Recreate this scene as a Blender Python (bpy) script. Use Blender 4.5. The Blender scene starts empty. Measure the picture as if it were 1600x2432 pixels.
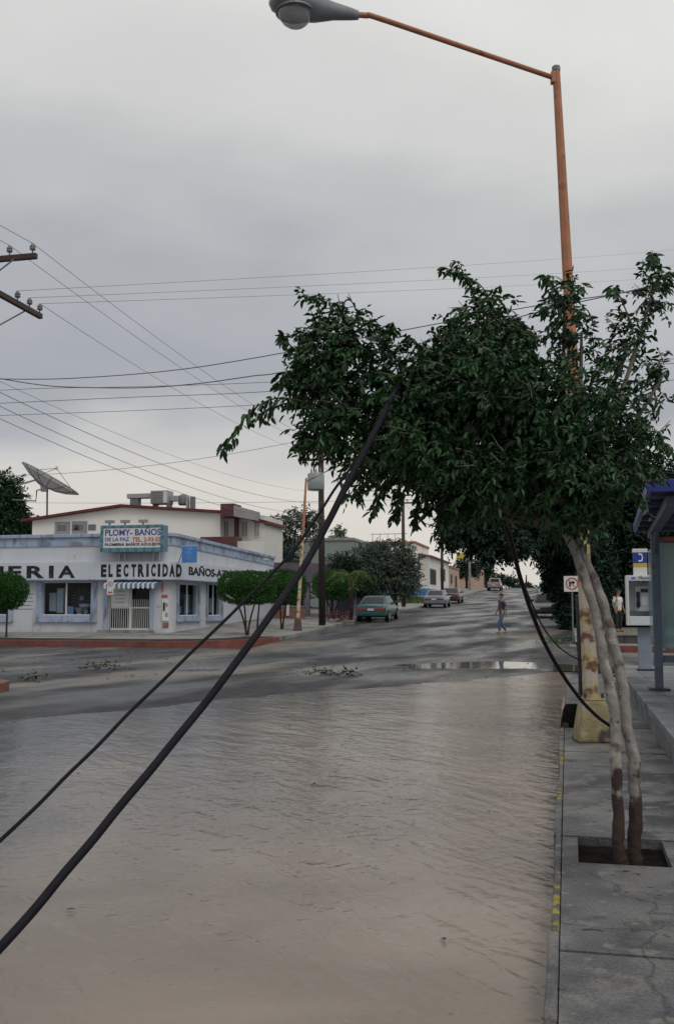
import bpy, bmesh, math, random
import numpy as np
from mathutils import Vector, Matrix
random.seed(7); rng = np.random.default_rng(11)
R = math.radians
scene = bpy.context.scene
col = scene.collection

# ------------------------------------------------------------------ camera
PITCH = R(5.41); HC = 1.6; FPX = 2364.0; CX, CY = 800.0, 1216.0
cd = bpy.data.cameras.new('camera'); cam = bpy.data.objects.new('camera', cd); col.objects.link(cam)
cd.sensor_fit = 'VERTICAL'; cd.sensor_height = 36.0; cd.lens = 35.0
cd.clip_start = 0.05; cd.clip_end = 6000
cam.location = (0, 0, HC); cam.rotation_euler = (math.pi/2 + PITCH, 0, 0)
scene.camera = cam

# ------------------------------------------------------------------ sky, sun, exposure
SUN_EL, SUN_AZ = R(48), R(150)          # azimuth clockwise from +Y (behind the camera, to the right)
world = bpy.data.worlds.new('World'); scene.world = world; world.use_nodes = True
nt = world.node_tree; nt.nodes.clear()
def wn(t, **k):
    n = nt.nodes.new(t)
    for a, b in k.items(): setattr(n, a, b)
    return n
out = wn('ShaderNodeOutputWorld'); bg = wn('ShaderNodeBackground'); bg.inputs['Strength'].default_value = 0.1
sky = wn('ShaderNodeTexSky'); sky.sky_type = 'NISHITA'; sky.sun_disc = False
sky.sun_elevation = SUN_EL; sky.sun_rotation = SUN_AZ
tc = wn('ShaderNodeTexCoord')
mp = wn('ShaderNodeMapping'); mp.inputs['Scale'].default_value = (1.0, 1.0, 2.2); mp.inputs['Location'].default_value = (0.35, 0.2, 0.1)
nz = wn('ShaderNodeTexNoise'); nz.inputs['Scale'].default_value = 3.0; nz.inputs['Detail'].default_value = 5; nz.inputs['Roughness'].default_value = 0.5
nz2 = wn('ShaderNodeTexNoise'); nz2.inputs['Scale'].default_value = 3.4; nz2.inputs['Detail'].default_value = 6
sep = wn('ShaderNodeSeparateXYZ')
L = nt.links.new
L(tc.outputs['Generated'], mp.inputs['Vector']); L(mp.outputs[0], nz.inputs['Vector']); L(mp.outputs[0], nz2.inputs['Vector'])
L(tc.outputs['Generated'], sep.inputs[0])
def math_(op, a, b=None, c=None):
    n = wn('ShaderNodeMath', operation=op)
    for i, v in enumerate((a, b, c)):
        if v is None: continue
        if isinstance(v, (int, float)): n.inputs[i].default_value = v
        else: L(v, n.inputs[i])
    return n.outputs[0]
n1 = math_('SUBTRACT', nz.outputs['Fac'], 0.5)
elev = math_('ADD', math_('MULTIPLY_ADD', n1, 0.30, sep.outputs['Z']), math_('MULTIPLY', sep.outputs['X'], math_('MULTIPLY', sep.outputs['Z'], 0.45)))
ramp = wn('ShaderNodeValToRGB'); L(elev, ramp.inputs[0])
cr = ramp.color_ramp; cr.interpolation = 'EASE'
stops = [(0.0, (.69,.645,.58)), (.10, (.70,.665,.61)), (.155, (.58,.575,.56)), (.215, (.395,.41,.44)), (.265, (.43,.445,.47)),
         (.35, (.54,.55,.555)), (.44, (.66,.665,.65)), (.58, (.77,.77,.74)), (1.0, (.84,.84,.81))]
while len(cr.elements) < len(stops): cr.elements.new(0.5)
for e, (p, c) in zip(cr.elements, stops): e.position = p; e.color = (*c, 1)
br = math_('MULTIPLY_ADD', math_('SUBTRACT', nz2.outputs['Fac'], 0.5), 0.26, 1.0)
sc = wn('ShaderNodeVectorMath', operation='SCALE'); L(ramp.outputs['Color'], sc.inputs[0]); L(math_('MULTIPLY', br, 10.0), sc.inputs['Scale'])
mix = wn('ShaderNodeMixRGB'); mix.inputs['Fac'].default_value = 0.95
L(sky.outputs[0], mix.inputs[1]); L(sc.outputs[0], mix.inputs[2])
L(mix.outputs[0], bg.inputs['Color']); L(bg.outputs[0], out.inputs['Surface'])
sd = bpy.data.lights.new('sun', 'SUN'); sd.energy = 0.8; sd.angle = R(25); sd.color = (1, .97, .92)
sun = bpy.data.objects.new('sun', sd); col.objects.link(sun)
sdir = Vector((math.sin(SUN_AZ)*math.cos(SUN_EL), math.cos(SUN_AZ)*math.cos(SUN_EL), math.sin(SUN_EL)))
sun.rotation_euler = sdir.to_track_quat('Z', 'Y').to_euler(); sun.location = sdir*60
vs = scene.view_settings; vs.view_transform = 'Standard'; vs.look = 'None'; vs.gamma = 1.0; vs.exposure = 0.0; vs.use_curve_mapping = False
scene.cycles.max_bounces = 6; scene.cycles.transparent_max_bounces = 8

# ------------------------------------------------------------------ frames of reference
C, SN = 0.9746, 0.2242               # the street runs 13 degrees to the right of the view direction
def W(s, t, z): return Vector((s*C + t*SN, -s*SN + t*C, z))      # s across the street, t along it
def ray(px, py):
    x = (px-CX)/FPX; y = (CY-py)/FPX
    return Vector((x, math.cos(PITCH) - math.sin(PITCH)*y, math.sin(PITCH) + math.cos(PITCH)*y))
CAMP = Vector((0, 0, HC))
def at_depth(px, py, Y): r = ray(px, py); return CAMP + r*(Y/r.y)
def on_t(px, py, t): r = ray(px, py); return CAMP + r*(t/(r.x*SN + r.y*C))
def on_s(px, py, s): r = ray(px, py); return CAMP + r*(s/(r.x*C - r.y*SN))
def st(p): return p.x*C - p.y*SN, p.x*SN + p.y*C
def s_at(px, t): return st(on_t(px, 1440, t))[0]
def t_at(px, s): return st(on_s(px, 1440, s))[1]
def z_t(px, py, t): return on_t(px, py, t).z
def z_s(px, py, s): return on_s(px, py, s).z

KT = [-60, 20, 28, 34, 36, 43, 53, 60, 84, 95, 142, 170, 200, 240, 320, 5000]
KZ = [0, 0, .0, .02, .10, .36, .72, .95, 1.62, 2.05, 3.9, 4.65, 4.95, 4.6, 3.2, 3.0]
def prof(t):
    t = np.asarray(t, float)
    return sum(np.interp(t+d, KT, KZ) for d in (-2, -1, 0, 1, 2))/5
def vnoise(x, y, seed=0):
    x = np.asarray(x, float); y = np.asarray(y, float)
    def h(i, j):
        n = np.sin(i*127.1 + j*311.7 + seed*74.7)*43758.5453
        return n - np.floor(n)
    i, j = np.floor(x), np.floor(y); u, v = x-i, y-j; u = u*u*(3-2*u); v = v*v*(3-2*v)
    return (h(i,j)*(1-u)+h(i+1,j)*u)*(1-v) + (h(i,j+1)*(1-u)+h(i+1,j+1)*u)*v - .5
def road_z(s, t):
    s = np.asarray(s, float); t = np.asarray(t, float)
    ss = np.clip(s, -9.5, 3)
    sh = np.clip(.013*(t - (25 + 1.2*ss - .06*ss*ss)), -.08, .035)
    sh = sh + .020*vnoise(s*.45, t*.45, 1) + .012*vnoise(s*1.3, t*1.1, 2) + .008*vnoise(s*3.1, t*2.7, 4)
    pud = (.085+.07*vnoise(s*.9,t*1.3,8))*np.exp(-((t-27.2+.5*np.sin(s*1.1))/1.5)**2 - ((s+2.2)/2.1)**2) + .05*np.exp(-((t-24)/1.2)**2 - ((s+9)/2.2)**2)
    fade = np.clip((36-t)/4, 0, 1)
    return prof(t) + sh*fade + (1-fade)*.035 - pud*fade
def swz(t): return float(np.interp(t, [0, 33, 34.4, 41, 43], [.15, .25, .31, .44, .5])) if t < 43 else float(prof(t)) + .14

# ------------------------------------------------------------------ mesh helpers
class MB:
    def __init__(self, T=None): self.v = []; self.f = []; self.T = T
    def add(self, vs, fs):
        o = len(self.v)
        self.v += [tuple(self.T(*p)) if self.T else tuple(p) for p in vs]
        self.f += [tuple(i+o for i in f) for f in fs]; return self
    def box(self, x0, x1, y0, y1, z0, z1):
        return self.add([(x0,y0,z0),(x1,y0,z0),(x1,y1,z0),(x0,y1,z0),(x0,y0,z1),(x1,y0,z1),(x1,y1,z1),(x0,y1,z1)],
                        [(0,3,2,1),(4,5,6,7),(0,1,5,4),(1,2,6,5),(2,3,7,6),(3,0,4,7)])
    def hexa(self, b, t):        # 4 base pts, 4 top pts
        return self.add(list(b)+list(t), [(0,3,2,1),(4,5,6,7),(0,1,5,4),(1,2,6,5),(2,3,7,6),(3,0,4,7)])
    def prism(self, poly, fn, d0, d1):      # poly of (a,b); fn(a,b,d) -> point
        n = len(poly)
        return self.add([fn(a,b,d0) for a,b in poly]+[fn(a,b,d1) for a,b in poly],
                 [tuple(range(n))[::-1], tuple(range(n,2*n))]+[(i,(i+1)%n,n+(i+1)%n,n+i) for i in range(n)])
    def tube(self, pts, r, n=8, cap=True):
        pts = [Vector(p) for p in pts]; m = len(pts)
        rs = [r]*m if isinstance(r, (int,float)) else list(r)
        tan = [(pts[min(i+1,m-1)]-pts[max(i-1,0)]).normalized() for i in range(m)]
        a = Vector((0,0,1)) if abs(tan[0].z) < .9 else Vector((1,0,0))
        u = tan[0].cross(a).normalized(); vs = []; fs = []
        for i in range(m):
            u = (u - tan[i]*u.dot(tan[i])).normalized(); w = tan[i].cross(u)
            for k in range(n):
                an = 2*math.pi*k/n; vs.append(pts[i] + (u*math.cos(an)+w*math.sin(an))*rs[i])
        for i in range(m-1):
            for k in range(n):
                k2 = (k+1)%n; fs.append((i*n+k, i*n+k2, (i+1)*n+k2, (i+1)*n+k))
        if cap: fs += [tuple(range(n))[::-1], tuple(range((m-1)*n, m*n))]
        return self.add(vs, fs)
    def lathe(self, prof_, c=(0,0,0), n=16, sx=1, sy=1, rot=0):
        vs = []; m = len(prof_)
        for r_, z in prof_:
            for k in range(n):
                a = 2*math.pi*k/n + rot; vs.append((c[0]+r_*sx*math.cos(a), c[1]+r_*sy*math.sin(a), c[2]+z))
        fs = [(i*n+k, i*n+(k+1)%n, (i+1)*n+(k+1)%n, (i+1)*n+k) for i in range(m-1) for k in range(n)]
        fs += [tuple(range(n))[::-1], tuple(range((m-1)*n, m*n))]
        return self.add(vs, fs)
    def ball(self, c, rx, ry, rz, n=12, m=8):
        return self.lathe([(max(math.sin(math.pi*i/m), .02), -math.cos(math.pi*i/m)*rz) for i in range(m+1)], c, n, rx, ry)
    def disc(self, c, u, w, r0, r1, th, n=24):   # annulus/disc in plane u,w, thickness th along u x w
        nn = Vector(u).cross(Vector(w)).normalized()*th; c = Vector(c); u = Vector(u); w = Vector(w); vs = []
        for off in (Vector(), nn):
            for rr in (max(r0, .0005), r1):
                for k in range(n):
                    a = 2*math.pi*k/n; vs.append(c + off + (u*math.cos(a)+w*math.sin(a))*rr)
        fs = []
        for k in range(n):
            j = (k+1)%n
            fs += [(k, n+k, n+j, j)[::-1], (2*n+k, 3*n+k, 3*n+j, 2*n+j), (n+k, 3*n+k, 3*n+j, n+j)[::-1], (k, 2*n+k, 2*n+j, j)]
        return self.add(vs, fs)
    def build(self, name, mat, parent=None, smooth=False, bevel=0, local=False, origin=None):
        org = Vector((0,0,0))
        if parent is not None and not local: org = ORG.get(parent.name, Vector((0,0,0)))
        elif parent is None and origin is not None: org = Vector(origin)
        v = self.v if local else [(p[0]-org.x, p[1]-org.y, p[2]-org.z) for p in self.v]
        me = bpy.data.meshes.new(name); me.from_pydata(v, [], self.f)
        bm = bmesh.new(); bm.from_mesh(me); bmesh.ops.recalc_face_normals(bm, faces=bm.faces); bm.to_mesh(me); bm.free()
        if smooth: me.polygons.foreach_set('use_smooth', [True]*len(me.polygons))
        return link(name, me, mat, parent, org, bevel, origin)
ORG = {}
def link(name, me, mat, parent=None, org=Vector((0,0,0)), bevel=0, origin=None):
    o = bpy.data.objects.new(name, me); col.objects.link(o)
    if mat: me.materials.append(mat)
    if parent is not None: o.parent = parent
    elif origin is not None: o.location = org
    ORG[o.name] = Vector(org)
    if bevel:
        b = o.modifiers.new('bevel', 'BEVEL'); b.width = bevel; b.segments = 2; b.limit_method = 'ANGLE'
    return o
def thing(name, label, cat, loc, group=None, rot=None):
    o = bpy.data.objects.new(name, None); col.objects.link(o); o.location = loc; o.empty_display_size = .2
    if rot: o.rotation_euler = rot
    ORG[o.name] = Vector(loc); return tag(o, label, cat, group)
def tag(o, label, cat, group=None):
    o['label'] = label; o['category'] = cat
    if group: o['group'] = group
    return o
def struct(o): o['kind'] = 'structure'; return o
def stuff(o): o['kind'] = 'stuff'; return o
def copy_tree(o, parent=None):
    c = o.copy(); col.objects.link(c); c.parent = parent
    for ch in [x for x in o.children]: copy_tree(ch, c)
    return c
def spline(pts, n=10):
    pts = [Vector(p) for p in pts]; P_ = [2*pts[0]-pts[1]] + pts + [2*pts[-1]-pts[-2]]; outp = []
    for i in range(1, len(P_)-2):
        a, b, c, d = P_[i-1:i+3]
        for k in range(n):
            u = k/n
            outp.append(.5*((2*b)+(c-a)*u+(2*a-5*b+4*c-d)*u*u+(3*b-a-3*c+d)*u**3))
    return outp + [pts[-1]]
def grid(name, fn, us, vs, mat, parent=None, smooth=True):
    nu, nv = len(us), len(vs); U, V = np.meshgrid(us, vs, indexing='ij'); P_ = fn(U.ravel(), V.ravel())
    idx = np.arange(nu*nv).reshape(nu, nv)
    q = np.stack([idx[:-1,:-1], idx[1:,:-1], idx[1:,1:], idx[:-1,1:]], -1).reshape(-1, 4)
    return np_mesh(name, P_, q, mat, parent, smooth)
def np_mesh(name, P_, q, mat, parent=None, smooth=False, org=Vector((0,0,0))):
    me = bpy.data.meshes.new(name); P_ = np.asarray(P_, np.float32); k = q.shape[1]
    me.vertices.add(len(P_)); me.vertices.foreach_set('co', P_.ravel())
    me.loops.add(q.size); me.loops.foreach_set('vertex_index', q.astype(np.int32).ravel())
    me.polygons.add(len(q)); me.polygons.foreach_set('loop_start', np.arange(0, q.size, k, dtype=np.int32))
    me.polygons.foreach_set('loop_total', np.full(len(q), k, np.int32))
    me.update(calc_edges=True); me.validate()
    if smooth: me.polygons.foreach_set('use_smooth', [True]*len(me.polygons))
    return link(name, me, mat, parent, org)
def Wn(s, t, z): return np.stack([s*C + t*SN, -s*SN + t*C, z], -1)

# ------------------------------------------------------------------ materials
def M(name, c, rough=.6, var=.15, scale=6, bump=0., bscale=60, metal=0, stains=(), spec=.5, detail=6, island=0., trans=0.):
    m = bpy.data.materials.new(name); m.use_nodes = True; n = m.node_tree; b = n.nodes['Principled BSDF']
    b.inputs['Roughness'].default_value = rough; b.inputs['Metallic'].default_value = metal; b.inputs['Specular IOR Level'].default_value = spec
    t = n.nodes.new('ShaderNodeTexCoord'); lk = n.links.new
    def noise(s, d=6, sc=None):
        z = n.nodes.new('ShaderNodeTexNoise'); z.inputs['Scale'].default_value = s; z.inputs['Detail'].default_value = d; so = t.outputs['Object']
        if sc: q = n.nodes.new('ShaderNodeMapping'); q.inputs['Scale'].default_value = sc; lk(so, q.inputs[0]); so = q.outputs[0]
        lk(so, z.inputs['Vector']); return z
    z = noise(scale, detail); rp = n.nodes.new('ShaderNodeValToRGB')
    rp.color_ramp.elements[0].position = .3; rp.color_ramp.elements[1].position = .7
    rp.color_ramp.elements[0].color = (*[x*(1-var) for x in c], 1); rp.color_ramp.elements[1].color = (*[min(x*(1+var), 1) for x in c], 1)
    lk(z.outputs['Fac'], rp.inputs[0]); colr = rp.outputs[0]
    for stn in stains:
        sc_, s_, lo, hi = stn[:4]; zz = noise(s_, 8, stn[4] if len(stn) > 4 else None); r2 = n.nodes.new('ShaderNodeValToRGB'); r2.color_ramp.elements[0].position = lo; r2.color_ramp.elements[1].position = hi
        lk(zz.outputs['Fac'], r2.inputs[0]); mx = n.nodes.new('ShaderNodeMixRGB'); lk(r2.outputs[0], mx.inputs[0]); lk(colr, mx.inputs[1])
        mx.inputs[2].default_value = (*sc_, 1); colr = mx.outputs[0]
    if island:
        g = n.nodes.new('ShaderNodeNewGeometry'); hv = n.nodes.new('ShaderNodeHueSaturation')
        mr = n.nodes.new('ShaderNodeMapRange'); mr.inputs[3].default_value = 1-island; mr.inputs[4].default_value = 1+island
        lk(g.outputs['Random Per Island'], mr.inputs[0]); lk(mr.outputs[0], hv.inputs['Value'])
        mh = n.nodes.new('ShaderNodeMapRange'); mh.inputs[3].default_value = .485; mh.inputs[4].default_value = .515
        lk(g.outputs['Random Per Island'], mh.inputs[0]); lk(mh.outputs[0], hv.inputs['Hue'])
        lk(colr, hv.inputs['Color']); colr = hv.outputs[0]
    lk(colr, b.inputs['Base Color'])
    if bump:
        z3 = noise(bscale, 6); bp = n.nodes.new('ShaderNodeBump'); bp.inputs['Strength'].default_value = bump; bp.inputs['Distance'].default_value = .02
        lk(z3.outputs['Fac'], bp.inputs['Height']); lk(bp.outputs[0], b.inputs['Normal'])
    if trans:
        tr = n.nodes.new('ShaderNodeBsdfTranslucent'); lk(colr, tr.inputs['Color']); ms = n.nodes.new('ShaderNodeMixShader'); ms.inputs[0].default_value = trans
        o = n.nodes['Material Output']; lk(b.outputs[0], ms.inputs[1]); lk(tr.outputs[0], ms.inputs[2]); lk(ms.outputs[0], o.inputs['Surface'])
    return m
def glass(name, tint=(.9,.95,1), clear=.75, dark=(.02,.025,.03)):
    m = bpy.data.materials.new(name); m.use_nodes = True; n = m.node_tree; b = n.nodes['Principled BSDF']; lk = n.links.new
    b.inputs['Base Color'].default_value = (*dark, 1); b.inputs['Roughness'].default_value = .06
    tp = n.nodes.new('ShaderNodeBsdfTransparent'); tp.inputs[0].default_value = (*tint, 1)
    ms = n.nodes.new('ShaderNodeMixShader'); ms.inputs[0].default_value = clear
    lk(b.outputs[0], ms.inputs[1]); lk(tp.outputs[0], ms.inputs[2]); lk(ms.outputs[0], n.nodes['Material Output'].inputs['Surface'])
    return m
m_conc = M('wet_concrete', (.105,.105,.112), .5, .35, 2.6, .45, 45, stains=[((.20,.195,.185), 1.2, .50, .64), ((.05,.05,.055), 1.5, .57, .68), ((.155,.15,.145), 3.2, .52, .66), ((.055,.054,.056), 2.1, .54, .62), ((.17,.165,.155), 8, .58, .66), ((.03,.03,.034), 11, .66, .72)], spec=.2)
m_conc2 = M('pale_concrete', (.25,.245,.235), .7, .2, 1.5, .2, 30, stains=[((.11,.105,.10), .8, .52, .66)], spec=.2)
def cracks(m):      # fine cracks and grit in the old concrete
    n = m.node_tree; b = n.nodes['Principled BSDF']; lk = n.links.new; src = b.inputs['Base Color'].links[0].from_socket; t = n.nodes.new('ShaderNodeTexCoord')
    z = n.nodes.new('ShaderNodeTexNoise'); z.inputs['Scale'].default_value = 2.5; z.inputs['Detail'].default_value = 6; lk(t.outputs['Object'], z.inputs['Vector'])
    va = n.nodes.new('ShaderNodeVectorMath'); va.operation = 'MULTIPLY_ADD'; lk(z.outputs['Color'], va.inputs[0]); va.inputs[1].default_value = (.5,.5,.5); lk(t.outputs['Object'], va.inputs[2])
    v = n.nodes.new('ShaderNodeTexVoronoi'); v.feature = 'DISTANCE_TO_EDGE'; v.inputs['Scale'].default_value = .55; lk(va.outputs[0], v.inputs['Vector'])
    r_ = n.nodes.new('ShaderNodeMapRange'); r_.inputs[1].default_value = .002; r_.inputs[2].default_value = .009; r_.inputs[3].default_value = .5; r_.inputs[4].default_value = 0; lk(v.outputs['Distance'], r_.inputs[0])
    mx = n.nodes.new('ShaderNodeMixRGB'); lk(r_.outputs[0], mx.inputs[0]); lk(src, mx.inputs[1]); mx.inputs[2].default_value = (.03,.03,.032,1)
    g = n.nodes.new('ShaderNodeTexNoise'); g.inputs['Scale'].default_value = 70; g.inputs['Detail'].default_value = 3; lk(t.outputs['Object'], g.inputs['Vector'])
    g2 = n.nodes.new('ShaderNodeMapRange'); g2.inputs[1].default_value = .3; g2.inputs[2].default_value = .7; g2.inputs[3].default_value = .72; g2.inputs[4].default_value = 1.28; lk(g.outputs['Fac'], g2.inputs[0])
    sc_ = n.nodes.new('ShaderNodeVectorMath'); sc_.operation = 'SCALE'; lk(mx.outputs[0], sc_.inputs[0]); lk(g2.outputs[0], sc_.inputs['Scale']); lk(sc_.outputs[0], b.inputs['Base Color'])
cracks(m_conc)
m_plat = M('platform_concrete', (.155,.163,.178), .45, .28, 1.6, .3, 40, stains=[((.07,.07,.08), 1.1, .54, .66), ((.26,.26,.26), 2.3, .6, .7)], spec=.3)
m_soil = M('wet_soil', (.012,.010,.009), .9, .5, 9, .9, 60, spec=.03)
m_soil2 = M('damp_verge', (.045,.042,.040), .9, .4, 1.5, .5, 30, spec=.05)
m_earth = M('earth', (.16,.14,.115), .8, .3, .6, .3, 12)
m_red = M('red_kerb_paint', (.165,.050,.038), .6, .3, 3, .25, 40, stains=[((.10,.075,.07), 1.6, .56, .68)])
m_pink = M('worn_red_kerb', (.36,.16,.13), .6, .3, 7, .25, 50, stains=[((.2,.19,.18), 5, .5, .62)])
m_yel = M('worn_yellow_kerb', (.27,.215,.05), .7, .3, 9, .3, 50, stains=[((.10,.098,.095), 8, .42, .52), ((.05,.048,.045), 16, .55, .65)], spec=.2)
m_stone = M('dark_stone', (.07,.068,.065), .7, .35, 3, .5, 14)
m_leaf = M('ficus_leaf', (.028,.074,.027), .5, .3, 3, island=.65, trans=.10, spec=.30)
m_leaf_far = M('dark_leaf', (.018,.042,.025), .6, .35, 1.0, island=.5, trans=.08, spec=.25)
m_leaf_grey = M('grey_green_leaf', (.085,.115,.085), .6, .3, .6, island=.4, trans=.15, spec=.3)
m_leaf_hedge = M('hedge_leaf', (.034,.100,.022), .6, .3, 1.5, island=.4, trans=.15, spec=.25)
m_leaf_palm = M('palm_leaf', (.10,.17,.05), .5, .3, 1, island=.3, trans=.2)
m_leaf_fresh = M('torn_leaf', (.06,.14,.035), .5, .3, 3, island=.4, trans=.1)
m_bark = M('mottled_bark', (.235,.22,.205), .85, .3, 8, .7, 26, stains=[((.34,.32,.29), 7, .55, .63), ((.09,.07,.058), 5.5, .585, .62), ((.05,.04,.035), 13, .63, .67)])
def bark_mat():
    m = M('mottled_bark', (.235,.22,.205), .85, .3, 8, .7, 26, stains=[((.34,.32,.29), 7, .55, .63), ((.12,.095,.08), 6.5, .55, .62), ((.075,.06,.05), 14, .61, .68)], spec=.2)
    n = m.node_tree; b = n.nodes['Principled BSDF']; lk = n.links.new; src = b.inputs['Base Color'].links[0].from_socket
    t = n.nodes.new('ShaderNodeTexCoord'); sp = n.nodes.new('ShaderNodeSeparateXYZ'); lk(t.outputs['Object'], sp.inputs[0])
    z = n.nodes.new('ShaderNodeTexNoise'); z.inputs['Scale'].default_value = 9; z.inputs['Detail'].default_value = 6; lk(t.outputs['Object'], z.inputs['Vector'])
    a = n.nodes.new('ShaderNodeMath'); a.operation = 'MULTIPLY_ADD'; lk(z.outputs['Fac'], a.inputs[0]); a.inputs[1].default_value = -1.1; lk(sp.outputs['Z'], a.inputs[2])
    r_ = n.nodes.new('ShaderNodeMapRange'); r_.inputs[1].default_value = -.10; r_.inputs[2].default_value = .0; r_.inputs[3].default_value = 1; r_.inputs[4].default_value = 0; lk(a.outputs[0], r_.inputs[0])
    mx = n.nodes.new('ShaderNodeMixRGB'); lk(r_.outputs[0], mx.inputs[0]); lk(src, mx.inputs[1]); mx.inputs[2].default_value = (.045,.032,.027,1); lk(mx.outputs[0], b.inputs['Base Color'])
    return m
m_bark = bark_mat()      # old dark bark still sits on the foot of the stems
m_barkdark = M('dark_bark', (.060,.042,.034), .9, .4, 7, .9, 24, stains=[((.03,.022,.02), 5, .52, .62)], spec=.1)
m_twig = M('twig', (.13,.11,.085), .8, .3, 5)
m_cable = M('cable_sheath', (.011,.011,.017), .55, .25, 14, .08, 90, spec=.10)
m_cable2 = M('thin_cable_sheath', (.010,.010,.014), .6, .25, 14, spec=.10)
m_wire = M('overhead_wire', (.13,.13,.14), .6, .1)
m_orange = M('orange_paint', (.37,.15,.075), .55, .18, 5, .05, 60, stains=[((.20,.085,.045), 7, .60, .70)])
m_yelpole = M('peeling_yellow_paint', (.40,.335,.175), .6, .2, 5, .3, 40, stains=[((.42,.39,.33), 3.2, .5, .58), ((.15,.065,.04), 4.2, .535, .60)])
m_yelbase = M('yellow_concrete', (.255,.21,.11), .7, .25, 6, .6, 28, stains=[((.33,.30,.25), 5, .54, .62), ((.08,.06,.05), 4, .55, .63)])
m_alu = M('weathered_aluminium', (.20,.22,.235), .45, .2, 5, metal=.35)
m_lens = glass('lamp_lens', (.8,.82,.85), .35, (.35,.36,.37))
m_steel = M('steel_post', (.16,.17,.19), .5, .15, 6, metal=.3)
m_black = M('black_post', (.022,.022,.024), .6, .2)
m_wood = M('creosote_pole', (.030,.024,.022), .8, .35, 3, .5, 26)
m_arm = M('crossarm_wood', (.055,.035,.030), .75, .3, 4, .4, 30)
m_porc = M('porcelain', (.16,.17,.18), .3, .3, 9)
m_tank = M('transformer_grey', (.27,.31,.30), .55, .1, 3)
m_white = M('off_white_wall', (.80,.785,.76), .8, .05, .5, .05, 30, stains=[((.50,.49,.47), .45, .58, .75)])
m_store = M('store_wall', (.535,.555,.605), .85, .07, .6, .08, 30, stains=[((.46,.475,.515), .5, .54, .72), ((.41,.415,.44), 1.6, .58, .74, (2.2,2.2,.25)), ((.36,.36,.37), 2.2, .66, .76)], spec=.2)
m_blue = M('pale_blue_trim', (.33,.40,.53), .7, .12, 1.3, stains=[((.20,.23,.29), 1.4, .52, .66), ((.17,.19,.23), 3, .56, .68, (1.5,1.5,.3))], spec=.2)
m_band = M('sign_band', (.53,.575,.65), .65, .06, .8)
m_letter = M('black_letter', (.022,.022,.03), .7, .2, 4, stains=[((.12,.125,.14), 6, .58, .72)], spec=.2)
m_lblue = M('blue_letter', (.06,.07,.30), .5, .1)
m_lred = M('red_letter', (.48,.10,.05), .5, .1)
m_signface = M('sign_face', (.66,.665,.69), .4, .04)
m_tile = M('teal_tile', (.10,.23,.29), .35, .2, 12)
m_tile2 = M('dark_teal_tile', (.06,.15,.22), .35, .2, 12)
m_brightblue = M('blue_panel', (.05,.20,.52), .5, .15, 4)
m_lightblue = M('light_blue', (.30,.46,.72), .5, .1)
m_awnb = M('awning_blue', (.10,.18,.33), .7, .1); m_awnw = M('awning_white', (.66,.68,.72), .7, .06)
m_frame = M('white_metal_frame', (.62,.62,.62), .5, .05)
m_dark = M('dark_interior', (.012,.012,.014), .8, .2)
m_glass = glass('shop_glass', clear=.85)
m_glasscar = glass('car_glass', (.7,.75,.8), .25, (.015,.018,.02))
m_glassteal = glass('shelter_glass', (.6,.78,.8), .45, (.36,.50,.53))
m_paper = M('paper', (.68,.69,.70), .8, .08)
m_darkred = M('dark_red_roof', (.11,.022,.022), .7, .25, 2)
m_maroon = M('maroon_paint', (.10,.030,.034), .75, .2, 2)
m_greybox = M('grey_sheet', (.28,.265,.275), .7, .12, 1.5)
m_lilac = M('lilac_wall', (.19,.165,.23), .8, .12, 1)
m_lilacd = M('purple_roof', (.085,.065,.095), .8, .15, 1)
m_brick = M('brick_red_wall', (.22,.105,.08), .8, .25, 5, .3, 30)
m_cream = M('cream_wall', (.66,.645,.60), .8, .08, .6)
m_house_blue = M('blue_wainscot', (.08,.20,.42), .7, .15, .8)
m_pinkwall = M('pink_wall', (.46,.31,.25), .8, .1, .6)
m_orangetrim = M('terracotta_trim', (.36,.13,.08), .8, .2, 1.5)
m_tileroof = M('brown_tile_roof', (.15,.085,.07), .8, .3, 3)
m_grass = M('grass', (.07,.12,.035), .8, .3, 3, island=.4)
m_shelter = M('slate_blue_paint', (.10,.125,.18), .55, .15, 5, stains=[((.06,.065,.075), 5, .58, .68), ((.12,.08,.06), 9, .64, .7)], spec=.3)
m_shelterroof = M('blue_canopy', (.015,.025,.20), .4, .12, 2)
m_phone = M('phone_shell', (.62,.635,.65), .5, .06, 4, stains=[((.42,.42,.42), 4, .58, .70), ((.3,.29,.27), 9, .64, .72)])
m_phoneback = M('phone_back', (.46,.48,.51), .4, .08, 3)
m_phpost = M('phone_post', (.22,.265,.32), .55, .1, 4)
m_mustard = M('mustard_band', (.50,.38,.05), .5, .1)
m_royal = M('royal_blue', (.02,.04,.30), .45, .1)
m_pwhite = M('print_white', (.62,.62,.62), .5, .04)
m_pred = M('print_red', (.42,.07,.05), .5, .15)
m_rubber = M('rubber', (.02,.02,.02), .8, .2)
m_hub = M('hubcap', (.35,.36,.37), .35, .1, metal=.6)
m_tail = M('tail_light', (.34,.035,.02), .25, .2, 10)
m_head = M('head_light', (.5,.5,.48), .15, .1)
m_plate = M('number_plate', (.6,.6,.58), .5, .1)
m_chrome = M('dark_trim', (.03,.03,.032), .5, .2)
m_skin = M('skin', (.27,.14,.09), .6, .1)
m_hair = M('hair', (.012,.010,.010), .6, .3, 40)
m_denim = M('denim', (.055,.095,.18), .85, .2, 20)
m_shirt1 = M('slate_shirt', (.045,.055,.09), .85, .15, 15)
m_shirt2 = M('white_shirt', (.62,.62,.60), .85, .05, 8)
m_trous = M('dark_trousers', (.018,.018,.024), .85, .2, 10)
m_shoe = M('tan_shoe', (.20,.12,.08), .7, .2, 20)
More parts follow.
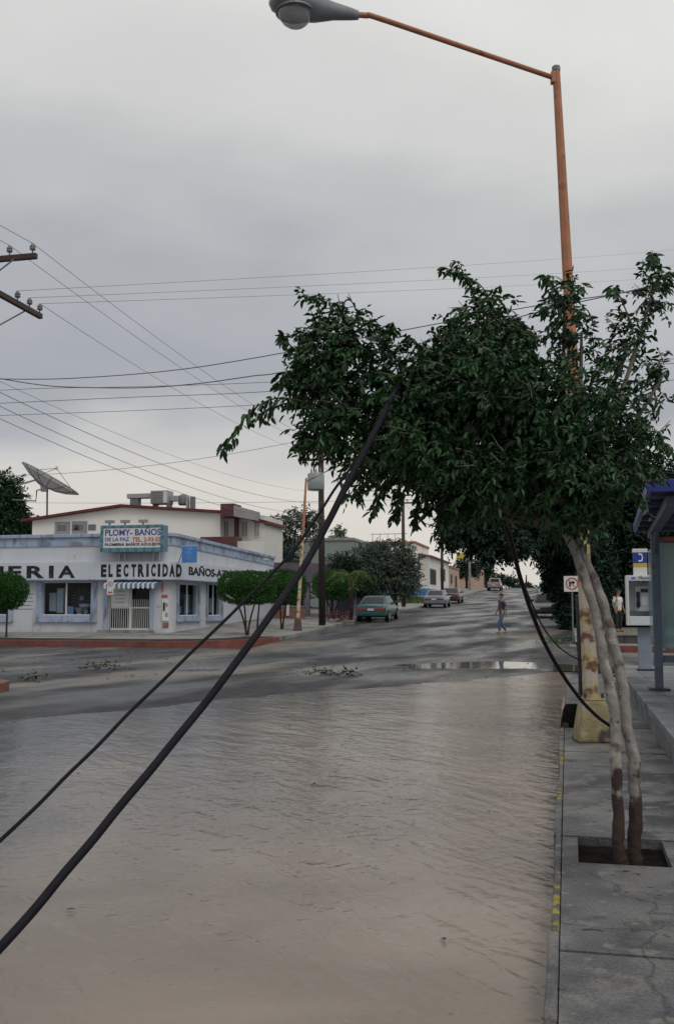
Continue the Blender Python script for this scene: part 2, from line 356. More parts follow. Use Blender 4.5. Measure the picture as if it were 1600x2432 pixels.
m_ac = M('air_conditioner', (.33,.335,.35), .55, .1, 3); m_acgrille = M('ac_grille', (.15,.155,.165), .6, .3, 20)
m_mesh = M('dish_mesh', (.30,.30,.32), .55, .25, 40, metal=.3)

# road and water
def road_mat():
    m = bpy.data.materials.new('wet_asphalt'); m.use_nodes = True; n = m.node_tree; b = n.nodes['Principled BSDF']; lk = n.links.new
    t = n.nodes.new('ShaderNodeTexCoord')
    def noise(s, d=6, sc=None):
        z = n.nodes.new('ShaderNodeTexNoise'); z.inputs['Scale'].default_value = s; z.inputs['Detail'].default_value = d
        if sc:
            q = n.nodes.new('ShaderNodeMapping'); q.vector_type = 'TEXTURE'; q.inputs['Scale'].default_value = sc; q.inputs['Rotation'].default_value = (0,0,R(70)); lk(t.outputs['Object'], q.inputs[0]); lk(q.outputs[0], z.inputs['Vector'])
        else: lk(t.outputs['Object'], z.inputs['Vector'])
        return z.outputs['Fac']
    def rmp(f, a, b_, ca, cb):
        r_ = n.nodes.new('ShaderNodeValToRGB'); r_.color_ramp.elements[0].position = a; r_.color_ramp.elements[1].position = b_
        r_.color_ramp.elements[0].color = (*ca, 1); r_.color_ramp.elements[1].color = (*cb, 1); lk(f, r_.inputs[0]); return r_.outputs[0]
    def mx(f, a, b_):
        q = n.nodes.new('ShaderNodeMixRGB'); lk(f, q.inputs[0])
        for i, v in ((1, a), (2, b_)):
            if isinstance(v, tuple): q.inputs[i].default_value = (*v, 1)
            else: lk(v, q.inputs[i])
        return q.outputs[0]
    base = rmp(noise(3.0, 8), .3, .7, (.030,.031,.036), (.058,.058,.062))
    base = mx(rmp(noise(.34, 9, (2.2, .9, 1)), .50, .60, (0,0,0), (.85,.85,.85)), base, (.17,.15,.13))      # silt left by the flood
    base = mx(rmp(noise(.6, 9, (3.4, .8, 1)), .53, .66, (0,0,0), (.6,.6,.6)), base, (.030,.030,.034))       # wet tracks
    base = mx(rmp(noise(14, 4), .62, .72, (0,0,0), (.5,.5,.5)), base, (.16,.15,.14))
    lk(base, b.inputs['Base Color'])
    lk(rmp(noise(.5, 8, (2.6, .9, 1)), .40, .62, (.25,.25,.25), (.75,.75,.75)), b.inputs['Roughness'])
    lk(rmp(noise(.5, 8, (2.6, .9, 1)), .40, .60, (.42,.42,.42), (.14,.14,.14)), b.inputs['Specular IOR Level'])
    bp = n.nodes.new('ShaderNodeBump'); bp.inputs['Strength'].default_value = .35; bp.inputs['Distance'].default_value = .015
    lk(noise(35, 8), bp.inputs['Height']); lk(bp.outputs[0], b.inputs['Normal'])
    return m
def water_mat(name, c1, c2, rough, amp, grey=None):
    m = bpy.data.materials.new(name); m.use_nodes = True; n = m.node_tree; b = n.nodes['Principled BSDF']; lk = n.links.new
    b.inputs['Roughness'].default_value = rough; b.inputs['IOR'].default_value = 1.33
    t = n.nodes.new('ShaderNodeTexCoord')
    def noise(s, d, sc, rot=0, dist=0):
        q = n.nodes.new('ShaderNodeMapping'); q.vector_type = 'TEXTURE'; q.inputs['Scale'].default_value = sc; q.inputs['Rotation'].default_value = (0,0,R(rot)); lk(t.outputs['Object'], q.inputs[0])
        z = n.nodes.new('ShaderNodeTexNoise'); z.inputs['Scale'].default_value = s; z.inputs['Detail'].default_value = d; z.inputs['Distortion'].default_value = dist
        lk(q.outputs[0], z.inputs['Vector']); return z.outputs['Fac']
    r_ = n.nodes.new('ShaderNodeValToRGB'); r_.color_ramp.elements[0].position = .35; r_.color_ramp.elements[1].position = .68
    r_.color_ramp.elements[0].color = (*c1, 1); r_.color_ramp.elements[1].color = (*c2, 1)
    lk(noise(.55, 7, (1.0, .8, 1), 20, .6), r_.inputs[0]); bc = r_.outputs[0]
    if grey:      # base colour turns greyer away from the gutter
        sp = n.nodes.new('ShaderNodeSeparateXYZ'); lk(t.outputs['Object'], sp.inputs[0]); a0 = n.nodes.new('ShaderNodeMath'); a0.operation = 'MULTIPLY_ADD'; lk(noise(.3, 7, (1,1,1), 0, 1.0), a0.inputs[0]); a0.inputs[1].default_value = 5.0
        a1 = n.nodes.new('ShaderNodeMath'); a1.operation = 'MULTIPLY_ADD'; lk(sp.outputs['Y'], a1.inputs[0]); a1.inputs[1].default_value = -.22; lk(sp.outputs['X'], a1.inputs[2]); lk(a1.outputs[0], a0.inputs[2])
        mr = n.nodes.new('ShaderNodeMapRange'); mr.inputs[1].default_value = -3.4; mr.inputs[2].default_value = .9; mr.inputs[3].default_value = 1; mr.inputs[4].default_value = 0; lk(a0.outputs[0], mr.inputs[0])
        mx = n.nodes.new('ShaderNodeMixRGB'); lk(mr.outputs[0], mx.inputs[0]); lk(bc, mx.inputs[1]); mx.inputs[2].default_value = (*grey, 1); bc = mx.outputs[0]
    lk(bc, b.inputs['Base Color'])
    if amp:
        h1 = noise(5.0, 2.5, (2.2, .8, 1), -62, .6); h2 = noise(10, 2.5, (1.6, .8, 1), 28, .5); h3 = noise(1.5, 3, (2.0, .8, 1), -52, .8)
        a = n.nodes.new('ShaderNodeMath'); a.operation = 'MULTIPLY_ADD'; lk(h2, a.inputs[0]); a.inputs[1].default_value = .35; lk(h1, a.inputs[2])
        a2 = n.nodes.new('ShaderNodeMath'); a2.operation = 'MULTIPLY_ADD'; lk(h3, a2.inputs[0]); a2.inputs[1].default_value = 1.2; lk(a.outputs[0], a2.inputs[2])
        bp = n.nodes.new('ShaderNodeBump'); bp.inputs['Strength'].default_value = amp; bp.inputs['Distance'].default_value = .05
        spx = n.nodes.new('ShaderNodeSeparateXYZ'); lk(t.outputs['Object'], spx.inputs[0]); g1 = n.nodes.new('ShaderNodeMath'); g1.operation = 'MULTIPLY_ADD'; lk(spx.outputs['Y'], g1.inputs[0]); g1.inputs[1].default_value = -.23; lk(spx.outputs['X'], g1.inputs[2])
        g2 = n.nodes.new('ShaderNodeMapRange'); g2.inputs[1].default_value = -5; g2.inputs[2].default_value = 0; g2.inputs[3].default_value = .5; g2.inputs[4].default_value = 1.0; lk(g1.outputs[0], g2.inputs[0])      # the current runs fastest along the gutter
        g3 = n.nodes.new('ShaderNodeMath'); g3.operation = 'MULTIPLY'; lk(g2.outputs[0], g3.inputs[0]); lk(a2.outputs[0], g3.inputs[1]); lk(g3.outputs[0], bp.inputs['Height']); lk(bp.outputs[0], b.inputs['Normal'])
    return m
m_road = road_mat()
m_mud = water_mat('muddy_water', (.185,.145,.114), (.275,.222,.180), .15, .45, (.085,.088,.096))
m_pud = water_mat('still_puddle', (.09,.08,.07), (.13,.115,.10), .05, .02)

# ================================================================== THE SETTING
# ground: one sheet to the horizon, following the rise of the street
us = np.concatenate([np.linspace(-2500,-120,8), np.linspace(-90,90,31), np.linspace(120,2500,8)])
vs_ = np.concatenate([[-400,-100,-30], np.arange(0,36,4.), np.arange(36,250,6.), [260,280,320,400,600,1000,2000,4500]])
struct(grid('ground', lambda s,t: Wn(s,t,prof(t)-.16), us, vs_, m_earth))
# road: the main street and the cross street, one sheet each
fs_ = np.concatenate([np.linspace(-11.2,0.2,47)])
ft = np.concatenate([np.arange(-6,36,.3), np.arange(36,60,1.0), np.arange(60,330,4.)])
struct(grid('main_street', lambda s,t: Wn(s,t,road_z(s,t)), fs_, ft, m_road))
ct = np.arange(17.2, 34.61, .35)
struct(grid('cross_street', lambda s,t: Wn(s,t,road_z(s,t)), np.concatenate([np.arange(-90,-40,5.), np.arange(-40,-11.2,.6), [-11.2]]), ct, m_road))
struct(grid('cross_street_east', lambda s,t: Wn(s,t,road_z(s,t)), np.concatenate([[.2], np.arange(.6,40,.7), np.arange(40,90,5.)]), ct, m_road))
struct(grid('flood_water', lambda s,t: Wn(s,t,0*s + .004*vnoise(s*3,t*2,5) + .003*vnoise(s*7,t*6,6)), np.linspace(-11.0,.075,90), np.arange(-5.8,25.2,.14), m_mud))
struct(grid('puddle', lambda s,t: Wn(s,t,0*s+.012), np.linspace(-11,1.5,24), np.linspace(25.3,30.5,14), m_pud))

# near right pavement: slabs, kerb stones, planting pit
def slab_top(t): return .13
walk = struct(MB(W).box(-.055, 1.30, -4, 24, -.12, .02).build('pavement', m_conc, origin=(0,0,0)))
def gpt(px, py, z): r = ray(px, py); return st(CAMP + r*((z-HC)/r.z))
J2 = gpt(1340,1986,.13)[1]; J1 = gpt(1320,2255,.13)[1]
joints = [-2.0, .1, 2.15, J1, J2, 8.5, 10.6, 12.7, 14.8, 16.9]
# planting pit in the slab that ends at the second visible joint
def gpt(px, py, z): r = ray(px, py); return st(CAMP + r*((z-HC)/r.z))
PS0, PS1, PT0, PT1 = gpt(1372,2030,.13)[0], gpt(1583,2030,.13)[0], gpt(1478,2054,.13)[1], J2-.025
for j, (a, b) in enumerate(zip(joints[:-1], joints[1:])):
    a2, b2 = a+.006, b-.006; zt = .13 + .006*math.sin(j*2.1)
    mb = MB(W)
    if a < PT0 < b:
        for bx in ((-.062,PS0,a2,b2), (PS1,1.29,a2,b2), (PS0,PS1,a2,PT0)): mb.box(bx[0], bx[1], bx[2], bx[3], .021, zt)
    else: mb.box(-.062, 1.29, a2, b2, .021, zt)
    mb.build('slab', m_conc, walk)
struct(grid('planting_pit_soil', lambda s,t: Wn(s,t,.085+.03*vnoise(s*9,t*9,3)), np.linspace(PS0+.002,PS1-.002,14), np.linspace(PT0+.002,PT1-.002,14), m_soil))
for j in range(20):
    a = -3.2 + j*1.0; b = a + .99
    w0 = .016*math.sin(j*1.7); mm = m_conc if j in (7,9,10,12,14) else m_yel
    if j >= 18: mm = m_pink
    MB(W).box(-.110+w0*.5, -.066, a, b, -.14, .131+.003*math.sin(j)).build('kerb_stone', mm, walk, bevel=.012)
# raised platform for the shelter and the telephone
PE = st(at_depth(1600, 1805, 9.4))[0]
plat = struct(MB(W).box(PE, 12, -4, 21.5, -.1, .36).build('platform', m_plat, origin=(0,0,0)))
for j in range(9):
    a = -3.5+j*2.75
    MB(W).box(PE-.02, PE+.32, a, a+2.74, .30, .41).build('edge_stone', m_plat, plat, bevel=.012)
    MB(W).box(PE+.325, PE+2.6, a, a+2.74, .30, .405).build('slab', m_plat, plat)
    MB(W).box(PE+2.606, PE+5.2, a, a+2.74, .30, .402).build('slab', m_plat, plat)

# far left pavement with its rounded red kerb
def corner(off, r=4.0, s0=-11.2, t0=34.5, n=9):
    cs, ct_ = s0-r, t0+r; rr = r-off
    return [(cs+rr*math.sin(a), ct_-rr*math.cos(a)) for a in np.linspace(0, math.pi/2, n)]
def ribbon(path_in, path_out, z0f, z1f):
    mb = MB(W); n_ = len(path_in); vs2 = []; fs2 = []
    for (a, b) in zip(path_in, path_out):
        vs2 += [(a[0],a[1],z0f(a[1])), (b[0],b[1],z0f(b[1])), (b[0],b[1],z1f(b[1])), (a[0],a[1],z1f(a[1]))]
    for i in range(n_-1):
        o = i*4; q = o+4; fs2 += [(o+3,o+2,q+2,q+3), (o+1,q+1,q+2,o+2), (o,o+3,q+3,q)]
    fs2 += [(0,1,2,3), (4*n_-4, 4*n_-1, 4*n_-2, 4*n_-3)]
    return mb.add(vs2, fs2)
pin = [(-60,34.72)] + [(x,34.72) for x in np.linspace(-40,-16,9)] + corner(.22) ; pout = [(-60,34.5)] + [(x,34.5) for x in np.linspace(-40,-16,9)] + corner(0)
tz = [40,43,46,50,55,60,66,72,80,90,100,115,130,150,180,210]
pin2 = [corner(.22)[-1]] + [(-11.42,t) for t in tz]; pout2 = [corner(0)[-1]] + [(-11.2,t) for t in tz]
def kz0(t): return float(road_z(-11.2, t)) - .12
lw = None
def fan_sheet(name, mat):
    mb = MB(W); inner = [(p[0], p[1]) for p in pin] + [(-11.42,t) for t in tz]
    back = [(-60,41.4)]*1
    vs2 = []; fs2 = []
    for (a, b) in inner:
        if b < 39: q = (min(a,-17.2) if a < -15 else -17.2, 41.0)
        else: q = (-17.2, max(b, 41.0))
        vs2 += [(a,b,swz(b)), ((a+q[0])/2,(b+q[1])/2, (swz(b)+swz(q[1]))/2), (q[0],q[1],swz(q[1]))]
    for i in range(len(inner)-1):
        o = 3*i
        for k in (0, 1): fs2.append((o+k, o+k+1, o+k+4, o+k+3))
    return mb.add(vs2, fs2).build(name, mat, origin=(0,0,0))
lw = struct(fan_sheet('far_left_pavement', m_conc2))
ribbon(pin, pout, kz0, swz).build('kerb', m_red, lw)
vin = [(-60,35.9)] + [(x,35.9) for x in np.linspace(-40,-16,9)] + corner(1.4); ribbon(vin, [(-60,34.73)] + [(x,34.73) for x in np.linspace(-40,-16,9)] + corner(.23), lambda t: swz(t)-.2, lambda t: swz(t)+.012).build('verge', m_soil2, lw)
ribbon(pin2, pout2, kz0, swz).build('kerb', m_conc2, lw)
# near left pavement corner: only its red kerb end is in view
nl = struct(MB(W).prism([(-40,-5),(-10.9,-5),(-10.35,-4),(-10.35,16.6),(-10.5,17.0),(-10.95,17.3),(-11.6,17.4),(-40,17.4)], lambda a,b,d: (a,b,d), -.12, .16).build('near_left_pavement', m_conc2, origin=(0,0,0)))
kp = [(-10.35,8),(-10.35,16.6),(-10.5,17.0),(-10.95,17.3),(-11.6,17.4),(-26,17.4)]; kq = [(-10.10,8),(-10.10,16.65),(-10.28,17.15),(-10.85,17.5),(-11.6,17.62),(-26,17.62)]
ribbon(kp, kq, lambda t: -.12, lambda t: .21).build('kerb', m_red, nl, bevel=.02)
# far right: red kerb, pavement, dark stone terrace wall
rw = struct(MB(W).box(.5, 40, 34.75, 37.6, -.1, .26).build('far_right_pavement', m_conc2, origin=(0,0,0)))
struct(grid('far_right_roadside', lambda s,t: Wn(s,t,prof(t)+.15), np.array([.25,1.2]), np.concatenate([np.arange(37.6,60,2.), np.arange(60,250,8.)]), m_conc2))
MB(W).box(.28, 40, 34.5, 34.75, -.05, .30).build('kerb', m_red, rw, bevel=.02)
MB(W).box(.05, .28, 36.6, 200, -.3, .2).build('kerb', m_conc2, rw)
terr = struct(MB(W).box(1.3, 45, 37.62, 120, -.1, .56).build('terrace', m_earth, origin=(0,0,0)))
k = 1.3
while k < 30:
    w_ = random.uniform(.55, 1.0)
    MB(W).box(k, k+w_-.02, 37.56-random.uniform(0,.03), 37.64, .0, .55).build('stone', m_stone, terr, bevel=.015); k += w_
MB(W).box(1.25, 40, 37.5, 37.9, .555, .62).build('coping', m_conc2, terr)
# ================================================================== foliage tools
def nrm(a): return a/np.maximum(np.linalg.norm(a, axis=-1, keepdims=True), 1e-6)
def leaf_arrays(P_, D, Nn, Ln, Wd, fold=.25, droop=.12):
    D = nrm(D); S = nrm(np.cross(D, Nn)); N2 = np.cross(S, D); Ln = Ln[:,None]; Wd = Wd[:,None]
    up = N2*Wd*fold
    v = np.stack([P_, P_+D*Ln*.3+S*Wd*.46+up, P_+D*Ln*.68+S*Wd*.40+up*.9-N2*Ln*droop*.4, P_+D*Ln-N2*Ln*droop,
                  P_+D*Ln*.68-S*Wd*.40+up*.9-N2*Ln*droop*.4, P_+D*Ln*.3-S*Wd*.46+up], 1)
    n_ = len(P_); b = (np.arange(n_)*6)[:,None]
    q = np.concatenate([b+np.array([0,1,2,3]), b+np.array([0,3,4,5])], 1).reshape(-1, 4)
    return v.reshape(-1,3), q
def leaf_mesh(name, P_, D, Nn, Ln, Wd, mat, parent, **k):
    v, q = leaf_arrays(P_, D, Nn, Ln, Wd, **k); org = ORG[parent.name]
    o = np_mesh(name, v - np.array(org), q, mat, parent, False, org); return stuff(o)
def twig_leaves(base, d, length, nl, L0, W0, grav, wind, jit=.45):
    """twigs (n) with nl leaves each -> leaf base, dir, normal, len, width"""
    n_ = len(base); u = (np.arange(nl)+.6)/nl
    sag = np.array([0,0,-1.])*grav*.5
    Pt = base[:,None,:] + d[:,None,:]*(length[:,None,None]*u[None,:,None]) + sag*(length[:,None,None]*u[None,:,None]**2)
    side = nrm(np.cross(d, np.array([0,0,1.])+1e-3)); alt = np.where(np.arange(nl)%2, 1, -1)[None,:,None]
    D = d[:,None,:]*.55 + side[:,None,:]*alt*.75 + np.array([0,0,-1.])*grav + np.asarray(wind) + rng.normal(0, jit, (n_,nl,3))
    Nn = np.array([0,0,1.]) + rng.normal(0, .5, (n_,nl,3))
    k = n_*nl; Ln = L0*rng.uniform(.5, 1.3, k); Wd = W0*rng.uniform(.7, 1.1, k)
    return Pt.reshape(k,3), D.reshape(k,3), Nn.reshape(k,3), Ln, Wd
def sample_blobs(blobs, n_, shell=.55, clump=0., seed=0):
    """blobs: centre(3), radii(3), weight ; returns points and outward dirs"""
    w = np.array([b[2] for b in blobs], float); w /= w.sum(); idx = rng.choice(len(blobs), n_*3, p=w)
    c = np.array([tuple(b[0]) for b in blobs])[idx]; r_ = np.array([tuple(b[1]) for b in blobs])[idx]
    d = nrm(rng.normal(0, 1, (n_*3,3))); rad = rng.uniform(0, 1, (n_*3,1))**shell
    P_ = c + d*r_*rad
    if clump:
        q = 3.2/np.mean(r_); k = vnoise(P_[:,0]*q+P_[:,2]*q*.7, P_[:,1]*q-P_[:,2]*q*.9, seed) + rng.normal(0, .12, len(P_))
        keep = k > clump-.5; P_, d = P_[keep], d[keep]
    return P_[:n_], d[:n_]
def tree(name, label, base, trunk_pts, trunk_r, blobs, ntw, nl, L0, W0, twl, mat, grav=.3, wind=(0,0,0), group=None, shell=.6, clump=.18, bark=None, cat='tree', limbs=True, seed=0):
    """a tree with trunk, limbs and a leafy crown; blobs in world coordinates"""
    root = thing(name, label, cat, base, group)
    mb = MB(); mb.tube(trunk_pts, trunk_r, 8); mb.build('trunk', bark or m_barkdark, root, smooth=True)
    if limbs:
        mb = MB(); top = Vector(trunk_pts[-1]); r0 = trunk_r[-1] if not isinstance(trunk_r, (int,float)) else trunk_r
        for (c, r_, w_) in blobs:
            c = Vector(c); mid = top.lerp(c, .5) + Vector((0,0,-.12*(c-top).length))
            mb.tube(spline([top-Vector((0,0,.1)), mid, c, c+(c-mid)*.5], 4), [r0*.75*(1-.8*i/12) for i in range(13)], 6)
        mb.build('limbs', bark or m_barkdark, root, smooth=True)
    P_, d = sample_blobs(blobs, ntw, shell, clump, seed)
    d = nrm(d + rng.normal(0,.5,d.shape) + np.asarray(wind))
    a = twig_leaves(P_, d, twl*rng.uniform(.6,1.2,len(P_)), nl, L0, W0, grav, wind)
    leaf_mesh('crown', *a, mat, root)
    return root

# ------------------------------------------------------------------ foreground ficus, bent over the water by the wind
K = 2432/2380.
def dp(x, y, Y): return at_depth(x*K, y*K, Y)
DZ = .30
def fp_(x, y, Y): return dp(x, y, Y+DZ)
FB = at_depth(1470, 2040, 6.0); FB.z = .05
ficus = thing('ficus_tree', 'twin-stemmed green street tree leaning left over the flooded street from its pit', 'tree', FB)
stemL = [(1441,2014,5.62),(1437,1960,5.62),(1434,1890,5.64),(1431,1740,5.68),(1421,1620,5.72),(1396,1500,5.8),(1361,1350,5.88),(1330,1275,5.92),(1300,1215,5.97)]
stemR = [(1472,2008,5.68),(1474,1950,5.69),(1474,1850,5.71),(1472,1780,5.73),(1458,1700,5.76),(1445,1600,5.82),(1424,1490,5.88),(1391,1380,5.92),(1352,1285,5.96),(1322,1215,6.0)]
for nm, pts, r0, r1, cut in (('stem', stemL, .037, .026, 4), ('stem', stemR, .041, .029, 4)):
    sp = spline([fp_(*p) for p in pts], 8); n_ = len(sp)
    wob = [Vector((math.sin(q_*.45+r0*200)+.5*math.sin(q_*1.3), random.uniform(-1,1)*.4, 0))*.0055 for q_ in range(len(sp))]
    rr = [r0 + (r1-r0)*i/n_ + .002*math.sin(i*.5+r0*60) + .0012*math.sin(i*1.7+r0*90)+ (.006*max(0, 1-i/6) if i < 6 else 0) for i in range(n_)]
    sp2 = [a+b for a, b in zip(sp, wob)]; sp2[0] = sp2[0]-Vector((0,0,.12))
    MB().tube(sp2, rr, 12).build(nm, m_bark, ficus, smooth=True)
# roots across the pit
for (a, b) in (((1436,2005),(1395,2018)), ((1476,2004),(1510,2012))):
    p, q = at_depth(a[0]*K, a[1]*K, 5.98), at_depth(b[0]*K, b[1]*K, 5.96); p.z = .07; q.z = .05
    MB().tube(spline([p, p.lerp(q,.5)+Vector((0,0,.015)), q], 4), [.028]*3+[.02]*3+[.012]*3, 7).build('root', m_barkdark, ficus, smooth=True)
blobs_px = [ # disp px centre, radii px, depth, depth radius, weight
 (805,830,125,125,6.0,.45,1.0), (735,880,60,75,6.0,.3,.28), (800,985,90,62,5.9,.35,.42), (745,1020,46,34,5.9,.25,.10),
 (945,940,125,100,5.9,.5,.9), (1090,900,165,135,5.9,.6,1.6), (1130,765,105,68,6.0,.45,.48), (1040,820,60,45,5.9,.35,.12),
 (975,1055,150,80,5.8,.5,1.15), (1085,1150,90,55,5.9,.4,.38), (1250,950,150,130,5.9,.6,1.4), (1275,1100,170,95,5.9,.55,1.3), (1340,1190,95,50,5.95,.4,.35),
 (1120,1110,130,75,5.85,.5,.9), (1415,1000,95,105,6.0,.5,.48), (1415,1110,95,75,6.0,.45,.5), (1490,1030,50,40,6.0,.3,.14),
 (1310,715,40,62,6.1,.3,.10), (1350,790,45,60,6.1,.35,.11), (1465,800,62,66,6.2,.35,.18), (1515,680,36,66,6.2,.3,.09), (1535,880,42,70,6.2,.3,.12), (1415,890,50,48,6.1,.3,.09),
 (1200,830,70,60,6.0,.4,.3), (860,1090,55,38,5.8,.3,.16), (1040,1010,120,80,6.3,.4,.6), (1225,1030,150,90,6.35,.4,.8)]
fb = [(fp_(x,y,Y), (rx*.92*K/FPX*Y, dr, ry*.92*K/FPX*Y), w_) for (x,y,rx,ry,Y,dr,w_) in blobs_px]
P_, d = sample_blobs(fb, 5000, .60, .19, 3)
d = nrm(d*.6 + rng.normal(0,.45,d.shape) + np.array([-.35,0,.12]))
A = [twig_leaves(P_, d, rng.uniform(.07,.18,len(P_)), 8, .056, .026, .60, (-.15,0,0))]
twig_paths = [(P_[i], P_[i]+d[i]*.12) for i in range(0, len(P_), 3)]
sprigs = [[(735,940),(650,925),(590,950),(548,1000),(512,1045)], [(700,930),(640,945),(590,975)], [(760,760),(735,705),(703,682)], [(800,740),(770,705),(745,690)], [(1150,725),(1120,668),(1080,640),(1033,622)],
 [(1120,700),(1090,655),(1062,612)], [(700,830),(668,795),(660,780)], [(730,1025),(700,1020),(688,1036)], [(1300,700),(1275,650),(1262,640)], [(1325,690),(1350,665)], [(1505,690),(1520,630),(1515,592)], [(1530,680),(1552,640)],
 [(1470,760),(1435,680),(1425,668)], [(900,1110),(880,1150),(872,1178)], [(840,1090),(835,1130),(832,1152)], [(930,1120),(925,1165),(915,1195)], [(965,1130),(968,1180),(962,1212)], [(1040,1150),(1030,1190),(1028,1218)],
 [(1000,1120),(995,1165),(990,1180)], [(1180,800),(1215,770),(1230,775)], [(690,900),(665,870),(655,885)], [(920,820),(940,795),(948,785)], [(870,770),(905,755),(915,765)], [(1400,1000),(1500,1010),(1545,1035)], [(1420,1060),(1500,1075),(1530,1100)]]
sw = []
for sp in sprigs:
    pts = spline([fp_(x, y, 5.85+random.uniform(-.15,.15)) for x, y in sp], 6); sw.append(pts)
    b = np.array([tuple(p) for p in pts]); dd = nrm(np.gradient(b, axis=0))
    for rep in range(2):
        a = twig_leaves(b, nrm(dd + rng.normal(0,.35,dd.shape)), rng.uniform(.03,.07,len(b)), 2, .062, .028, .75, (-.05,0,0), .35); A.append(a)
A = [np.concatenate(x) for x in zip(*A)]
# the leaves that show largest are leaves of their own, the rest of the crown is one mass
near = np.argsort(A[0][:,1] - .35*np.abs(A[0][:,0]-1.0))[:280]
rest = np.setdiff1d(np.arange(len(A[0])), near)
leaf_mesh('crown', *[x[rest] for x in A], m_leaf, ficus)
protos = []
for k in range(6):
    v, q = leaf_arrays(np.zeros((1,3)), np.array([[1.,0,0]]), np.array([[0,0,1.]]), np.array([1.]), np.array([.40+.02*k]), .15+.05*k, .05+.05*k)
    me = bpy.data.meshes.new('leaf'); me.from_pydata([tuple(p) for p in v], [], [tuple(f) for f in q]); me.materials.append(m_leaf); protos.append(me)
for j, i in enumerate(near):
    o = bpy.data.objects.new('leaf', protos[j%6]); col.objects.link(o); o.parent = ficus
    dx = Vector(A[1][i]).normalized(); nz_ = Vector(A[2][i]); sy = nz_.cross(dx).normalized(); nz_ = dx.cross(sy); l_ = A[3][i]
    m4 = Matrix((dx*l_, sy*l_, nz_*l_)).transposed().to_4x4(); m4.translation = Vector(A[0][i]) - ORG[ficus.name]; o.matrix_basis = m4
mb = MB()
for a, b in twig_paths: mb.tube([a, b], [.004,.002], 3, False)
for pts in sw: mb.tube(pts, [.006-.004*i/len(pts) for i in range(len(pts))], 4)
mb.build('twigs', m_twig, ficus)
mb = MB(); tl, tr = fp_(1302,1220,5.97), fp_(1324,1220,6.0)
for i, b in enumerate(fb):
    s0 = tl if b[0].x < 1.0 else tr; c = b[0]; mid = s0.lerp(c, .55) + Vector((0, random.uniform(-.1,.2), -.08+.12*random.random()))
    mb.tube(spline([s0+Vector((0,0,-.03)), mid, c, c+(c-mid)*.12], 5), [.022*(1-.85*j/15) for j in range(16)], 6)
mb.build('limbs', m_twig, ficus, smooth=True)

# ------------------------------------------------------------------ clipped topiary trees
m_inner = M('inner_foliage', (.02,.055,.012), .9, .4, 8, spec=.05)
def topiary_mesh(w_, d_, h_, n_, L0, pw=3.2):
    dirs = nrm(rng.normal(0,1,(n_,3))); e = 1/(np.abs(dirs[:,0])**pw + np.abs(dirs[:,1])**pw + np.abs(dirs[:,2])**pw)**(1/pw)
    rad = rng.uniform(.80, 1.0, (n_,1)) + (rng.uniform(0,1,(n_,1)) > .93)*rng.uniform(0,.10,(n_,1)) + .05*vnoise(dirs[:,0]*4+7, dirs[:,1]*4+dirs[:,2]*5, 9)[:,None]; Pn = dirs*e[:,None]*rad*np.array([w_/2, d_/2, h_/2])
    D = nrm(dirs*.8 + rng.normal(0,.6,(n_,3)) + np.array([0,0,.2])); return Pn, D
def topiary(label, base, cz, w_, d_, h_, stems, n_=5200, L0=.085, pw=3.2, rot=0.0):
    t_ = thing('clipped_tree', label, 'tree', base, 'clipped trees on the far left pavement', (0,0,rot))
    v, q = None, None
    Pn, D = topiary_mesh(w_, d_, h_, n_, L0, pw); Pn = Pn + np.array([0,0,cz])
    v, q = leaf_arrays(Pn, D, rng.normal(0,1,(n_,3))+np.array([0,0,1.]), L0*rng.uniform(.6,1.2,n_), L0*.6*np.ones(n_))
    stuff(np_mesh('crown', v, q, m_leaf_hedge, t_))
    mb = MB()
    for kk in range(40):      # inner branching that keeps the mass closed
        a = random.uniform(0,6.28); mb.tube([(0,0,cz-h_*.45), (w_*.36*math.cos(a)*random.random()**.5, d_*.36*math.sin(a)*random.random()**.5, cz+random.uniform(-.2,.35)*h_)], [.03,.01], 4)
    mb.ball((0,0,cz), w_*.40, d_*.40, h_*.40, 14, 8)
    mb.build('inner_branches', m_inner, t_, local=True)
    for (x0,y0,x1,y1) in stems:
        MB().tube(spline([(x0,y0,-.05),(x0*.7+x1*.3,y0*.7+y1*.3,(cz-h_/2)*.5),(x1,y1,cz-h_*.3)], 5), [.05,.045,.042,.04,.04,.038,.036,.034,.032,.03,.03], 7).build('trunk', m_barkdark, t_, smooth=True, local=True)
    return t_
def ground_on(px, py, z): r = ray(px, py); k_ = (z-HC)/r.z; return CAMP + r*k_
b1 = ground_on(585, 1508, .42); Y1 = b1.y
topiary('large flat-topped clipped tree at the pavement corner beside the shop', b1, 1.95, 2.35, 2.0, 1.34, [(0,0,-.12,0),(.05,.05,.4,.1),(.02,-.05,-.45,-.1),(.42,.2,.55,.1)], 6500)
b2 = on_s(668, 1480, -12.9); b2.z = swz(st(b2)[1])
topiary('clipped tree half hidden behind the large flat-topped one at the corner', b2, 1.95, 2.3, 2.0, 1.55, [(0,0,-.1,0),(.05,.05,.3,.1)], 5200)
b3 = on_s(790, 1470, -13.2); b3.z = swz(st(b3)[1])
topiary('dense clipped tree with forked black trunk in front of the lilac house', b3, 1.85, 2.35, 2.0, 1.7, [(0,0,-.5,0),(.05,.05,.5,.1),(.0,0,.0,.1)], 5600)
b4 = ground_on(16, 1513, .36)
topiary('round clipped tree in front of the shop at the left edge of the photo', b4, 1.86, 1.62, 1.6, 1.5, [(0,0,0,0)], 4600, pw=2.2)

